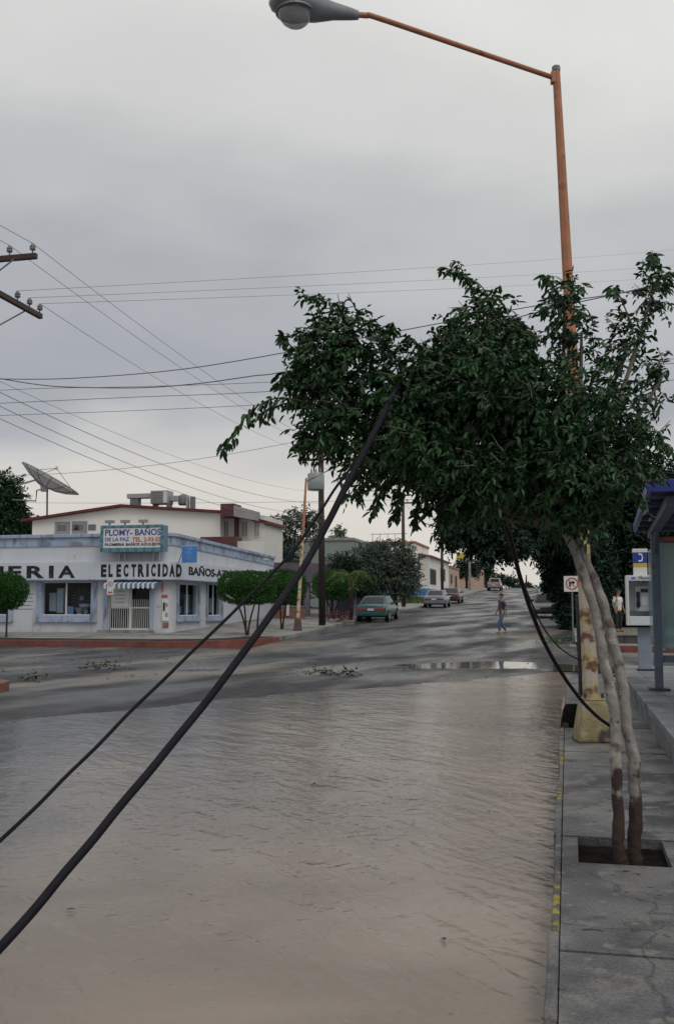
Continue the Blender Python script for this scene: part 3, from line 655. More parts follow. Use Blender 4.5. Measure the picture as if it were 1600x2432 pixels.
# ------------------------------------------------------------------ background trees
m_leaf_mid = M('green_leaf', (.03,.075,.03), .6, .3, 1, island=.45, trans=.12, spec=.25)
def B(x, y, rx, ry, Y, dr, w_=1.): return (at_depth(x,y,Y), (rx/FPX*Y, dr, ry/FPX*Y), w_)
def gb(px, Y, z): p = at_depth(px, 1440, Y); p.z = z; return p
# right side: the overhanging tree, the hedge and the dark grove behind the shelter
g = gb(1405, 48, .5)
tree('street_tree', 'dark spreading tree overhanging the road behind the leaning tree', g, [g, g+Vector((-.1,0,2.2)), g+Vector((-.5,0,4.3))], [.17,.14,.11],
     [B(1150,1245,105,65,46,1.8,1.0), B(1100,1220,60,55,45,1.3,.5), B(1240,1245,90,70,47,2,1.0), B(1340,1225,90,90,47,2,1.0), B(1190,1292,70,28,45,1.3,.45), B(1280,1175,120,60,47,2,.8), B(1085,1268,40,32,45,.9,.2)],
     4200, 7, .24, .13, .5, m_leaf_far, .5, seed=1, clump=.06)
g = gb(1360, 50, .6)
tree('shrub', 'tall dark green shrub bulging over the right pavement behind the square road sign', g, [g, g+Vector((0,0,1.0))], [.12,.1],
     [B(1335,1325,58,50,50,1.5,1), B(1366,1420,50,70,48,1.3,1), B(1322,1372,32,40,50,1.0,.6), B(1400,1350,60,80,48,1.5,1), B(1410,1450,55,55,47,1.2,.9), B(1366,1475,26,30,46,.8,.5)],
     4000, 7, .20, .11, .4, m_leaf_far, .35, seed=2, clump=.05, cat='shrub')
g = gb(1450, 54, .7)
tree('grove_tree', 'broad dark tree rising behind the payphone', g, [g, g+Vector((0,0,2)), g+Vector((.2,0,3.5))], [.25,.2,.16],
     [B(1440,1270,90,110,54,2.2,1), B(1500,1180,80,90,55,2.2,.8), B(1480,1360,90,80,53,2,.9), B(1400,1200,70,70,54,2,.6), B(1430,1440,70,60,52,1.6,.6)],
     3200, 7, .28, .15, .6, m_leaf_far, .4, seed=3, clump=.12, group='dark trees behind the terrace wall')
g = gb(1580, 52, .7)
tree('grove_tree', 'dark tree behind the shelter at the right edge', g, [g, g+Vector((0,0,2)), g+Vector((-.2,0,3.5))], [.25,.2,.16],
     [B(1570,1170,80,90,53,2.2,1), B(1560,1300,90,110,52,2.2,1), B(1640,1230,80,130,53,2.2,.8), B(1570,1420,90,70,50,2,.8)],
     3200, 7, .28, .15, .6, m_leaf_far, .4, seed=4, clump=.12, group='dark trees behind the terrace wall')
# left edge, behind the shop
g = gb(5, 66, .9)
tree('garden_tree', 'green tree rising behind the shop at the left edge below the satellite dish', g, [g, g+Vector((0,0,3)), g+Vector((.2,0,5))], [.25,.2,.16],
     [B(10,1170,42,45,66,1.8,1), B(-10,1240,60,60,66,1.8,1), B(55,1255,45,26,65,1.2,.5), B(85,1268,20,14,64,.7,.18), B(30,1215,30,30,66,1.2,.5)],
     1900, 7, .26, .14, .6, m_leaf_mid, .35, seed=5)
g = gb(690, 78, 1.4)
tree('garden_tree', 'airy tree beyond the shop behind the yellow lamp post', g, [g, g+Vector((0,0,2.5)), g+Vector((.2,0,4.5))], [.22,.18,.12],
     [B(665,1250,32,24,78,1.5,.6), B(705,1235,42,20,78,1.5,.7), B(735,1232,28,18,78,1.4,.4), B(650,1280,30,16,78,1.3,.4), B(690,1275,42,14,78,1.2,.4), B(740,1262,22,18,78,1.2,.25)],
     520, 7, .26, .12, .6, m_leaf_grey, .3, seed=6, clump=.25)
g = gb(668, 66, 1.0)
tree('garden_shrub', 'dark shrub filling the yard beyond the end of the shop', g, [g, g+Vector((0,0,1.2))], [.12,.1],
     [B(672,1330,42,36,66,1.6,1), B(700,1400,36,60,64,1.4,1), B(655,1310,28,22,67,1.2,.4), B(690,1360,40,40,65,1.5,.8)], 900, 7, .2, .1, .5, m_leaf_far, .3, seed=7, clump=.1, cat='shrub')
g = gb(800, 92, 1.8)
tree('distant_tree', 'small wispy tree top above the roofs right of the black pole', g, [g, g+Vector((0,0,3)), g+Vector((0,0,6))], [.2,.15,.1],
     [B(800,1290,22,16,92,1.3,.6), B(805,1270,13,14,92,1,.35), B(820,1300,16,10,92,1,.2)], 200, 6, .28, .13, .6, m_leaf_grey, .3, seed=8, clump=.28)
g = gb(940, 70, 1.35)
tree('olive_tree', 'rounded grey-green tree above the parked teal car', g, [g, g+Vector((0,0,1)), g+Vector((-.2,0,2))], [.13,.11,.1],
     [B(880,1340,62,48,69,1.8,1), B(940,1330,55,46,70,1.8,1), B(910,1380,75,40,69,1.8,1), B(968,1370,30,42,69,1.3,.55), B(850,1370,42,40,68,1.5,.5), B(900,1308,60,20,70,1.5,.35)],
     3200, 7, .19, .09, .5, m_leaf_grey, .25, seed=9, clump=.16)
g = gb(866, 60.5, 1.0)
tree('street_tree', 'dark low tree standing left of the rounded grey-green tree', g, [g, g+Vector((0,0,1)), g+Vector((0,0,1.6))], [.12,.1,.09],
     [B(862,1392,34,30,60,1.0,1), B(830,1350,30,30,60,1.0,.8), B(800,1335,24,20,60,.9,.4)], 800, 7, .16, .08, .4, m_leaf_far, .35, seed=10, clump=.12)
# palm
g = gb(832, 54.5, .8); palm = thing('palm', 'pale green palm with arching fronds left of the teal car', 'palm', g)
MB().tube([g, g+Vector((.03,0,1.2)), g+Vector((0,0,2.3))], [.13,.11,.10], 8).build('trunk', m_barkdark, palm, smooth=True)
topc = g+Vector((0,0,2.35))
for k in range(13):
    a = k*2.4; el = random.uniform(.35, 1.15); Lf = random.uniform(1.3,1.9)
    h = Vector((math.cos(a), math.sin(a), 0)); pts = [topc + h*(Lf*u*math.cos(el)) + Vector((0,0,Lf*(u*math.sin(el) - .75*u*u))) for u in np.linspace(0,1,9)]
    mb = MB(); mb.tube(pts, [.016]*9, 4)
    b = np.array([tuple(p) for p in pts[1:]]).repeat(4,0) + rng.normal(0,.03,(32,3)); dd = np.tile(np.array(h)*.7+np.array([0,0,-.25]),(32,1))
    sd_ = np.cross(np.array(h), [0,0,1.])*np.where(np.arange(32)%2,1,-1)[:,None]
    v, q = leaf_arrays(b, nrm(dd+sd_*.9), np.tile([0,0,1.],(32,1))+rng.normal(0,.2,(32,3)), .42*rng.uniform(.7,1.1,32), .045*np.ones(32), .1, .25)
    mb.add([tuple(p) for p in v], [tuple(f) for f in q]); mb.build('frond', m_leaf_palm, palm)
# distant street trees
for (px, Y, lab, bl, n_, mt) in (
  (1108, 150, 'dark round tree on the left of the far street beyond the pink house', [B(1100,1348,20,17,150,2,1), B(1122,1350,16,16,150,2,.7)], 330, m_leaf_far),
  (1155, 175, 'dark tree at the crest of the street behind the parked pickup', [B(1150,1345,20,16,175,2.5,1), B(1165,1370,16,14,175,2.5,.6)], 300, m_leaf_far),
  (1190, 195, 'low dark tree right of the pickup at the crest of the street', [B(1190,1378,20,10,195,2.5,1), B(1215,1380,14,12,195,2.5,.7)], 280, m_leaf_far),
  (1250, 210, 'far low tree line tree at the right of the street crest', [B(1245,1393,28,6,210,2.5,1)], 200, m_leaf_far)):
    g = gb(px, Y, float(prof(Y))+.1)
    tree('distant_tree', lab, g, [g, g+Vector((0,0,2)), g+Vector((0,0,3.2))], [.2,.16,.12], bl, n_, 7, .42, .22, .8, mt, .3, seed=px, clump=.1)
# grass strip and torn branches on the road
def litter(n_, s0, s1, t0, t1, L0, zf):
    s = rng.uniform(s0,s1,n_); t = rng.uniform(t0,t1,n_); P2 = Wn(s,t,np.array([zf(a,b) for a,b in zip(s,t)])+.012)
    return P2, np.stack([rng.normal(0,1,n_),rng.normal(0,1,n_),rng.uniform(-.05,.15,n_)],-1), np.tile([0,0,1.],(n_,1))+rng.normal(0,.2,(n_,3)), L0*rng.uniform(.6,1.2,n_), L0*.45*np.ones(n_)
def rz(s, t): return float(max(road_z(s,t), 0.0))
def branch(label, px, py, z, w_, h_, n_, mat, name='torn_branch', L0=.10):
    p = ground_on(px, py, z); root = thing(name, label, 'branch', p, 'branches torn off by the storm')
    mb = MB(); mb.tube(spline([p+Vector((-w_/2,0,.05)), p+Vector((0,.1,.12)), p+Vector((w_/2,.05,h_*.5))], 4), [.025]*3+[.02]*3+[.012]*3, 5); mb.build('stick', m_twig, root)
    bl = [(p+Vector((0,0,h_*.4)), (w_/2, .35, h_*.5), 1.)]; Pb, dd = sample_blobs(bl, n_, .6, 0); Pb[:,2] = np.maximum(Pb[:,2], z+.03)
    leaf_mesh('leaves', *twig_leaves(Pb, nrm(dd+np.array([0,0,.2])), .2*np.ones(len(Pb)), 5, L0, L0*.5, .2, (0,0,0)), mat, root); return root
branch('dark heap of torn branches on the road beside the parked dark car', 1222, 1458, .86, 1.6, .75, 130, m_leaf_far, L0=.16)
branch('bright green torn branch lying by the red kerb behind the yellow lamp post', 1320, 1536, .1, 1.3, .28, 60, m_leaf_fresh)
branch('flattened green twig on wet asphalt in the middle of the crossing', 770, 1604, .03, .7, .06, 14, m_leaf_far)
branch('small dark twig on wet asphalt beside the green one in the crossing', 830, 1606, .03, .55, .07, 14, m_leaf_far)
branch('scattered green twigs on the road in front of the red kerb', 245, 1590, .03, 1.1, .06, 20, m_leaf_mid)
branch('small green twig on the road left of the scattered ones', 92, 1618, .03, .6, .05, 10, m_leaf_mid)
ll = [litter(160, -11, -1, 20, 33, .10, rz), litter(200, -26, -11, 18, 34, .11, rz), litter(50, .3, 1.2, 3, 16, .05, lambda s,t: .137), litter(40, -8, -.2, 3, 20, .05, lambda s,t: .003)]
v, q = leaf_arrays(*[np.concatenate(x) for x in zip(*ll)], .1, .1)
tag(stuff(np_mesh('leaf_litter', v, q, m_leaf_far)), 'dark torn leaves scattered over the wet road and pavement', 'leaf litter')
gl = on_s(985, 1440, -13.0); gs, gt = st(gl); n_ = 2600
Pg = Wn(rng.uniform(-16,-11.6,n_), rng.uniform(gt-2,gt+14,n_), np.zeros(n_)); Pg[:,2] = [swz(st(Vector(p))[1]) for p in Pg]
v, q = leaf_arrays(Pg, np.tile([0,0,1.],(n_,1))+rng.normal(0,.35,(n_,3)), rng.normal(0,1,(n_,3)), .25*rng.uniform(.5,1.2,n_), .05*np.ones(n_))
tag(stuff(np_mesh('grass', v, q, m_grass)), 'strip of grass on the left verge behind the white planter', 'grass')
# ================================================================== text on surfaces
def text_verts(body, w_, h_, extrude=.01, bold=.0):
    cu = bpy.data.curves.new('lettering', 'FONT'); cu.body = body; cu.size = 1; cu.extrude = 0; cu.offset = bold; cu.resolution_u = 3
    o = bpy.data.objects.new('lettering', cu); col.objects.link(o); bpy.context.view_layer.update()
    me = bpy.data.meshes.new_from_object(o.evaluated_get(bpy.context.evaluated_depsgraph_get()))
    bpy.data.objects.remove(o); bpy.data.curves.remove(cu)
    bm = bmesh.new(); bm.from_mesh(me)
    r_ = bmesh.ops.extrude_face_region(bm, geom=bm.faces[:]); bmesh.ops.translate(bm, vec=(0,0,1), verts=[v for v in r_['geom'] if isinstance(v, bmesh.types.BMVert)])
    bm.verts.index_update(); V = [v.co.copy() for v in bm.verts]; F = [tuple(v.index for v in f.verts) for f in bm.faces]; bm.free(); bpy.data.meshes.remove(me)
    x0, x1 = min(v.x for v in V), max(v.x for v in V); y0, y1 = min(v.y for v in V), max(v.y for v in V)
    if 'Ñ' in body: # cap height from the other letters, so the tilde stands above the line
        y1 = y0 + (y1-y0)*.80
    return [((v.x-x0)/(x1-x0)*w_, (v.y-y0)/(y1-y0)*h_, v.z*extrude) for v in V], F
def lettering(body, org, u, up, nrm_, w_, h_, mat, parent, ext=.012, bold=.03, name='lettering', fn=None):
    V, F = text_verts(body, w_, h_, ext, bold); org = Vector(org); mb = MB()
    if fn: mb.add([fn(a,b,c) for a,b,c in V], F)
    else: mb.add([org + u*a + up*b + nrm_*c for a,b,c in V], F)
    return mb.build(name, mat, parent)
UP = Vector((0,0,1)); US = W(1,0,0); UT = W(0,1,0)     # unit directions across and along the street

# ================================================================== street lamps
def lamp_head(parent, tip, dirv, k=1.0, mA=None):
    """cobra head: housing, lens bowl; tip = where the arm enters; dirv = horizontal direction outward"""
    d = Vector(dirv).normalized(); sd_ = d.cross(UP).normalized(); up = sd_.cross(d)
    sec = [(-.02,.035,.05,.05),(.05,.06,.06,.06),(.25,.09,.085,.09),(.45,.15,.10,.14),(.62,.19,.115,.15),(.78,.19,.115,.12),(.90,.14,.09,.08),(.95,.06,.03,.04)]
    mb = MB(); vs2 = []; n_ = 12
    for (x, hw, hu, hd) in sec:
        for i in range(n_):
            a = 2*math.pi*i/n_; c_, s_ = math.cos(a), math.sin(a)
            vs2.append(Vector(tip) + (d*x + sd_*hw*c_ + up*(s_*(hu if s_ > 0 else hd)))*k)
    fs2 = [(i*n_+j, i*n_+(j+1)%n_, (i+1)*n_+(j+1)%n_, (i+1)*n_+j) for i in range(len(sec)-1) for j in range(n_)] + [tuple(range(n_)), tuple(range((len(sec)-1)*n_, len(sec)*n_))]
    mb.add(vs2, fs2); hs = mb.build('lamp_housing', m_alu, parent, smooth=True)
    mb = MB(); c0 = Vector(tip) + (d*.69 - up*.07)*k; vs2 = []
    for i in range(7):
        a = math.pi/2*i/6
        for j in range(16):
            b = 2*math.pi*j/16; vs2.append(c0 + (d*.185*math.cos(b)*math.cos(a) + sd_*.15*math.sin(b)*math.cos(a) - up*.19*math.sin(a))*k)
    mb.add(vs2, [(i*16+j, i*16+(j+1)%16, (i+1)*16+(j+1)%16, (i+1)*16+j) for i in range(6) for j in range(16)])
    mb.build('lens', m_lens, hs, smooth=True)
    MB().disc(Vector(tip)+(d*.69-up*.075)*k, d, sd_, .165*k, .20*k, .02*k).build('lens_rim', m_alu, hs)
LY = 11.1
lb = at_depth(1407, 1745, LY); lb.z = .13
lamp = thing('street_lamp', 'tall orange street lamp on a yellow concrete base beside the leaning tree', 'street lamp', lb)
ped = [(-.20,-.18,0),(.20,-.18,0),(.20,.18,0),(-.20,.18,0)]; pt_ = [(-.13,-.12,.45),(.13,-.12,.45),(.13,.12,.45),(-.13,.12,.45)]
MB().hexa([lb+Vector(p) for p in ped], [lb+Vector(p) for p in pt_]).build('pedestal', m_yelbase, lamp, bevel=.03)
base_top = lb+Vector((-.005,0,.44)); mid = at_depth(1362, 920, LY); topp = at_depth(1319.5, 165, LY)
MB().box(base_top.x-.12, base_top.x+.12, base_top.y-.11, base_top.y+.11, base_top.z+.01, base_top.z+.03).build('base_plate', m_yelpole, lamp)
for sx in (-1,1):
    for sy in (-1,1): MB().lathe([(.014,0),(.014,.05)], base_top+Vector((sx*.095,sy*.085,.03)), 6).build('anchor_bolt', m_barkdark, lamp)
MB().tube([base_top+Vector((0,0,.02)), mid], [.088,.069], 8).build('lower_pole', m_yelpole, lamp)
MB().tube([mid-(topp-mid)*.002, topp], [.0685,.045], 8).build('upper_pole', m_orange, lamp)
MB().lathe([(.05,0),(.05,.05),(.02,.07)], topp-Vector((0,0,.02)), 8).build('cap', m_steel, lamp)
arm0 = at_depth(1314, 185, LY); armk = at_depth(880, 37, 10.1); arm1 = at_depth(840, 34, 10.02)
MB().box(arm0.x-.035, arm0.x+.03, arm0.y-.04, arm0.y+.04, arm0.z-.07, arm0.z+.07).build('arm_bracket', m_orange, lamp, bevel=.008)
MB().tube([arm0] + spline([arm0.lerp(armk,.5), armk+(arm0-armk)*.04, armk-Vector((.05,0,0)), arm1-Vector((.1,0,0))], 6), .030, 10).build('arm', m_orange, lamp, smooth=True)
hd_ = at_depth(846, 36, 10.05); he = at_depth(654, 52, 9.75)
lamp_head(lamp, hd_, Vector((he.x-hd_.x, he.y-hd_.y, -.035)), 1.0)
# second street lamp down the street
l2 = on_s(707, 1497, -11.8); l2.z = swz(st(l2)[1])
lamp2 = thing('street_lamp', 'yellow and orange street lamp at the far corner left of the black pole', 'street lamp', l2)
MB().hexa([l2+Vector(p)*1.0 for p in ped], [l2+Vector((p[0],p[1],p[2]*1.2)) for p in pt_]).build('pedestal', M('rusty_base', (.10,.055,.05), .8, .3, 5), lamp2, bevel=.03)
t2 = on_s(727, 1136, -11.8); q2 = l2.lerp(t2,.60); q2b = on_s(718,1290,-11.8)
MB().tube([l2+Vector((0,0,.5)), q2b], [.088,.072], 8).build('lower_pole', m_yelpole, lamp2)
MB().tube([q2b, t2], [.0715,.05], 8).build('upper_pole', m_orange, lamp2)
e2 = t2 + US*2.2 + Vector((0,0,.75))
MB().tube(spline([t2-Vector((0,0,.15)), t2.lerp(e2,.5)+Vector((0,0,-.02)), e2], 6), .03, 8).build('arm', m_yelpole, lamp2, smooth=True)
lamp_head(lamp2, e2, US, .9)
# bare post stub beside the near lamp, thin posts
pb = at_depth(1377, 1612, 17.0); pb.z = .13
p0 = thing('steel_post', 'slim black post standing just left of the yellow lamp pole', 'post', pb)
MB().tube([pb, pb+Vector((-.02,0,1.62))], .032, 10).build('pipe', m_black, p0); MB().lathe([(.07,0),(.07,.02)], pb, 10).build('foot', m_black, p0)
MB().lathe([(.036,0),(.036,.03),(.01,.045)], pb+Vector((-.02,0,1.62)), 10).build('cap', m_black, p0)
pb = at_depth(1430, 1525, 33.0); pb.z = .26
p0 = thing('steel_post', 'slate blue post seen between the two stems of the leaning tree', 'post', pb)
MB().tube([pb, pb+Vector((-.1,0,2.3))], .045, 10).build('pipe', m_shelter, p0); MB().lathe([(.09,0),(.09,.02)], pb, 10).build('foot', m_shelter, p0)
# broken kerb stump beside the pedestal
sp_ = at_depth(1361, 1685, 12.4); sp_.z = .13
stp = thing('stump', 'dark rotten stump on the pavement left of the yellow base', 'stump', sp_)
MB().lathe([(.17,-.02),(.155,.08),(.13,.2),(.10,.27),(.03,.25)], sp_, 9, 1, .8).build('wood', m_soil, stp, smooth=True)
MB().lathe([(.05,-.01),(.03,.05)], sp_+Vector((.13,-.1,0)), 6).build('root', m_barkdark, stp)
MB().lathe([(.06,-.01),(.035,.06)], sp_+Vector((-.12,-.08,0)), 6).build('root', m_barkdark, stp)

# ================================================================== fallen cables slung over the tree
def tagtube(name, label, cat, pts, r, mat, n=10, group=None, seg=10, jit=0):
    sp = spline(pts, seg)
    if jit: sp = [p + Vector((math.sin(i*.9)+math.sin(i*.37+1), 0, math.sin(i*.7+2)+math.sin(i*.23)))*jit for i, p in enumerate(sp)]
    o = MB().tube(sp, r, n).build(name, mat, None, smooth=True, origin=sp[0]); return tag(o, label, cat, group)
thick = [at_depth(-330,2570,3.0), dp(-10,2215,3.55), dp(170,2005,3.85), dp(350,1790,4.2), dp(530,1565,4.6), dp(700,1325,5.0), dp(800,1140,5.25), dp(880,985,5.5), dp(912,920,5.72), dp(945,890,6.15), dp(1030,920,6.5), dp(1110,1060,6.9), dp(1178,1230,7.5), dp(1205,1330,8.0), dp(1235,1425,8.5), dp(1275,1515,9.1), dp(1325,1595,9.7), dp(1375,1655,10.3), dp(1425,1692,10.8)]
thick[-1] = at_depth(1452, 1727, 10.9); e_ = at_depth(1464, 1733, 11.0); thick += [e_, Vector((e_.x+.01, e_.y+.02, .15))]
tagtube('fallen_cable', 'thick dark cable fallen from above and slung over the leaning tree', 'cable', thick, .0180, m_cable, 12, jit=.001)
thin = [at_depth(-330,2280,3.2), dp(-10,1965,3.7), dp(180,1778,4.1), dp(380,1580,4.5), dp(560,1405,4.95), dp(680,1280,5.3), dp(770,1150,5.6), dp(835,1060,5.8), dp(900,980,6.0), dp(990,930,6.5), dp(1100,1060,7.2), dp(1190,1290,8.3), dp(1240,1415,9.2), dp(1270,1470,10.2), dp(1305,1510,11.1), dp(1345,1533,11.6), dp(1392,1546,11.9), dp(1450,1590,12.2)]
tagtube('fallen_cable', 'thin black cable fallen beside the thick one across the street', 'cable', thin, .0078, m_cable2, 8, jit=.0013)

# ================================================================== utility poles and overhead wires
def insulator(parent, base, h=.20, r=.062):
    mb = MB(); mb.lathe([(.012,-.03),(.012,h*.3),(r*.8,h*.34),(r,h*.5),(r*.55,h*.55),(r*.95,h*.62),(r*.85,h*.78),(r*.45,h*.84),(r*.5,h*.95),(.02,h)], base, 10)
    return mb.build('insulator', m_porc, parent, smooth=True)
nb = Vector((-6.95, 18.55, .14))
npole = thing('utility_pole', 'dark wooden pole whose crossarms with insulators reach in at the left edge', 'utility pole', nb)
MB().tube([nb-Vector((0,0,.3)), nb+Vector((0,0,9.1))], [.16,.11], 12).build('pole', m_wood, npole, smooth=True)
u1 = at_depth(88, 608, 18.5); La = (u1-nb).dot(US); a0 = u1-US*La
def armbox(c0, dv, l0, l1, hw, hh, name, parent, mat):
    sd_ = dv.cross(UP).normalized(); mb = MB()
    q = lambda l, a, b: c0 + dv*l + sd_*a + UP*b
    mb.hexa([q(l0,-hw,-hh), q(l1,-hw,-hh), q(l1,hw,-hh), q(l0,hw,-hh)], [q(l0,-hw,hh), q(l1,-hw,hh), q(l1,hw,hh), q(l0,hw,hh)]); return mb.build(name, mat, parent, bevel=.01)
armbox(a0, US, -La, La, .045, .055, 'crossarm', npole, m_arm)
insU = []
for l_ in (-La+.1, -La+.6, La-.58, La-.09): b_ = a0+US*l_+Vector((0,0,.055)); insulator(npole, b_); insU.append(b_+Vector((0,0,.2)))
MB().tube([a0+US*(La*.62)-UT*.05-Vector((0,0,.05)), Vector((nb.x, nb.y-.13, u1.z-.75))], .016, 6).build('brace', m_steel, npole)
lo1 = at_depth(98, 752, 19.9); c0 = Vector((nb.x+.17, nb.y, lo1.z)); Lb = (lo1-c0).dot(UT); c0 = lo1-UT*Lb
armbox(c0, UT, -Lb, Lb, .045, .055, 'crossarm', npole, m_arm)
insL = []
for l_ in (Lb-.05, Lb-.45, Lb-.9, -Lb+.1, -Lb+.5): b_ = c0+UT*l_+Vector((0,0,.055)); insulator(npole, b_); insL.append(b_+Vector((0,0,.2)))
MB().tube([c0+UT*(Lb*.6)-Vector((0,0,.05)), Vector((nb.x+.12, nb.y, lo1.z-.8))], .016, 6).build('brace', m_steel, npole)
# the dark pole with the transformer
p2 = on_s(765, 1482, -11.75); p2.z = swz(st(p2)[1])-.1
tp = thing('utility_pole', 'black wooden pole carrying the grey transformer beyond the shop', 'utility pole', p2)
ptop = p2+Vector((-.08,0,9.0))
MB().tube([p2, ptop], [.175,.13], 12).build('pole', m_wood, tp, smooth=True)
ca = p2.copy(); ca.z = on_s(760,1089,-11.75).z; ca = ca - UT*.17 + Vector((-.05,0,0))
armbox(ca, US, -1.0, 1.0, .05, .06, 'crossarm', tp, m_arm)
insF = []
for l_ in (-.92,-.35,.4,.92): b_ = ca+US*l_+Vector((0,0,.06)); insulator(tp, b_, .2, .07); insF.append(b_+Vector((0,0,.2)))
tk = on_s(755, 1147, -11.75) - UT*.42; tk.z -= .40
MB().lathe([(.39,0),(.41,.04),(.41,.76),(.36,.82),(.1,.86)], tk, 18).build('transformer_tank', m_tank, tp, smooth=True)
for a in (-.22,.0,.22): MB().lathe([(.03,0),(.055,.06),(.035,.1),(.055,.16),(.03,.2),(.012,.3)], tk+US*a+Vector((0,0,.8)), 8).build('bushing', m_porc, tp, smooth=True)
for dz in (.2,.6): MB().tube([tk+UT*.2+Vector((0,0,dz)), p2.lerp(ptop, (tk.z+dz-p2.z)/9)+UT*0], .03, 6).build('hanger', m_steel, tp)
far_attach = []
for (px, Y, hgt, lab) in ((958, 78, 8.6, 'brown wooden pole behind the grey-green tree up the street'), (1050, 104, 8.6, 'farther brown wooden pole beside the cream house')):
    p = at_depth(px, 1435, Y); p.z = float(prof(st(p)[1]))+.1
    po = thing('utility_pole', lab, 'utility pole', p, 'utility poles along the left pavement')
    MB().tube([p, p+Vector((0,0,hgt))], [.17,.12], 10).build('pole', m_arm, po, smooth=True)
    armbox(p+Vector((0,0,hgt-.45))-UT*.16, US, -.95, .95, .05, .06, 'crossarm', po, m_arm)
    for l_ in (-.85,-.3,.35,.85): insulator(po, p+Vector((0,0,hgt-.39))-UT*.16+US*l_, .2, .07)
    far_attach.append(p+Vector((0,0,hgt-.2)))
p = at_depth(1115, 1400, 135); p.z = float(prof(135))
po = thing('concrete_pole', 'pale concrete pole far up the left side of the street', 'utility pole', p); MB().tube([p, p+Vector((0,0,4.6))], [.2,.15], 8).build('pole', m_conc2, po)
MB().box(p.x-.5,p.x+.5,p.y-.06,p.y+.06,p.z+4.3,p.z+4.42).build('crossarm', m_conc2, po)

def wire(label, a, b, sag, r=.008, group=None, mid=None, name='overhead_wire'):
    a, b = Vector(a), Vector(b); n_ = 36
    pts = [a.lerp(b, i/n_) - Vector((0,0,4*sag*(i/n_)*(1-i/n_))) for i in range(n_+1)]
    return tag(MB().tube(pts, r, 5).build(name, m_wire, None, smooth=True, origin=a), label, 'wire', group)
G1 = 'wires running up the street from the left pole'
for i, (a, b) in enumerate(((insU[3], insF[3]), (insU[2], insF[2]))):
    lab = ['wire from the outer upper insulator running down towards the transformer pole', 'wire from the second upper insulator running towards the transformer pole'][i]
    wire(lab, a, b, .35, .0055, G1)
    wire(['wire entering at the left edge to the outer upper insulator', 'wire entering at the left edge to the second upper insulator'][i], a, a-UT*24+Vector((0,0,.3)), .5, .0055, G1)
wire('wire from the outer lower insulator running towards the transformer pole', insL[0], insF[1], .4, .0055, G1)
G2 = 'high wires crossing the street from the lower crossarm'
for i, (p_, py1) in enumerate(zip(insL[:3], (640, 640, 605))):
    e = on_s(1640, [655, 628, 590][i], 7.5)
    wire(['lowest of the three thin wires crossing high above the tree', 'middle of the three thin wires crossing high above the tree', 'highest of the three thin wires crossing high above the tree'][i], p_, e, .10, .0045, G2)
G3 = 'telephone cables crossing the street at mid height'
def wpts(label, pts, r, group=None): tagtube('overhead_cable', label, 'cable', pts, r, m_wire, 6, group)
pa = lambda x, y: on_t(x, y, 17.0)
wpts('upper dark telephone cable rising to the right behind the tree', [pa(-90,897), pa(0,900), pa(160,899), pa(390,882), pa(600,851), pa(900,795), pa(1250,730), pa(1480,695), pa(1700,655)], .009, G3)
wpts('lower dark telephone cable sagging below the upper one', [pa(-90,885), pa(0,899), pa(80,912), pa(160,919), pa(330,921), pa(470,911), pa(600,893), pa(680,882), pa(1000,815), pa(1300,735), pa(1500,690), pa(1700,640)], .010, G3)
wpts('thin wire just below the two telephone cables', [pa(-60,962), pa(0,958), pa(300,944), pa(600,932), pa(1000,905), pa(1640,860)], .006, G3)
wpts('thinnest wire crossing lowest above the dark cloud', [pa(-60,990), pa(0,987), pa(300,976), pa(567,964), pa(1000,940), pa(1640,900)], .005, G3)
wpts('short dark wire stub between the telephone cables at the left edge', [pa(-60,930), pa(0,927), pa(120,922), pa(330,918), pa(690,905), pa(1640,850)], .005, G3)
G4 = 'low wires running up the street on the left'
def nearpt(py): return Vector((nb.x+.12, nb.y+.1, at_depth(-78, py, 18.6).z))
for i, (py, zf, sag) in enumerate(((880, 1168, .55), (905, 1195, .6), (938, 1222, .6), (968, 1238, .6))):
    e = on_s(763, zf, -11.75); e.x += .1
    wire(['topmost of the four low wires descending to the right', 'second from top of the four low wires descending to the right', 'third from top of the four low wires descending to the right', 'lowest of the four low wires descending to the right'][i], nearpt(py), e, sag, [.0045,.0075,.007,.007][i], G4)
G5 = 'wires between the transformer pole and the poles up the street'
for i in range(3):
    wire(['rightmost','middle','leftmost'][i]+' of the three thin wires running up the street from the transformer pole', insF[i]+Vector((0,0,0)), far_attach[0]+US*(.85-i*.6), .5, .009, G5)
    wire(['rightmost','middle','leftmost'][i]+' of the three thin wires farther up between the two brown poles', far_attach[0]+US*(.85-i*.6), far_attach[1]+US*(.85-i*.6), .4, .010, 'wires between the two far brown poles')
wire('low service wire rising from the left roofs into the tree', on_t(-20,1130,45), on_t(900,1002,45), .6, .011)
wire('level wire passing behind the roof air conditioner', on_t(-20,1193,70), on_t(1000,1186,70), .15, .013)

# ================================================================== bus shelter and payphone
COLB = at_depth(1564, 1632, 14.4); COLB.z = .41; cs, ctt = st(COLB)
sh = thing('bus_shelter', 'slate blue bus shelter with dark blue canopy at the right edge', 'bus shelter', COLB)
COLTOP = (at_depth(1535,1172,10.2).z+at_depth(1503,1262,15.75).z)/2-.122
for (ds, dt) in ((0,0),(1.9,0),(0,-3.2),(1.9,-3.2)):
    if dt < 0 : continue
    MB(W).box(cs+ds-.058, cs+ds+.058, ctt+dt-.058, ctt+dt+.058, .41, COLTOP).build('column', m_shelter, sh, bevel=.012)
    MB(W).box(cs+ds-.14, cs+ds+.14, ctt+dt-.14, ctt+dt+.14, .40, .44).build('foot_plate', m_chrome, sh)
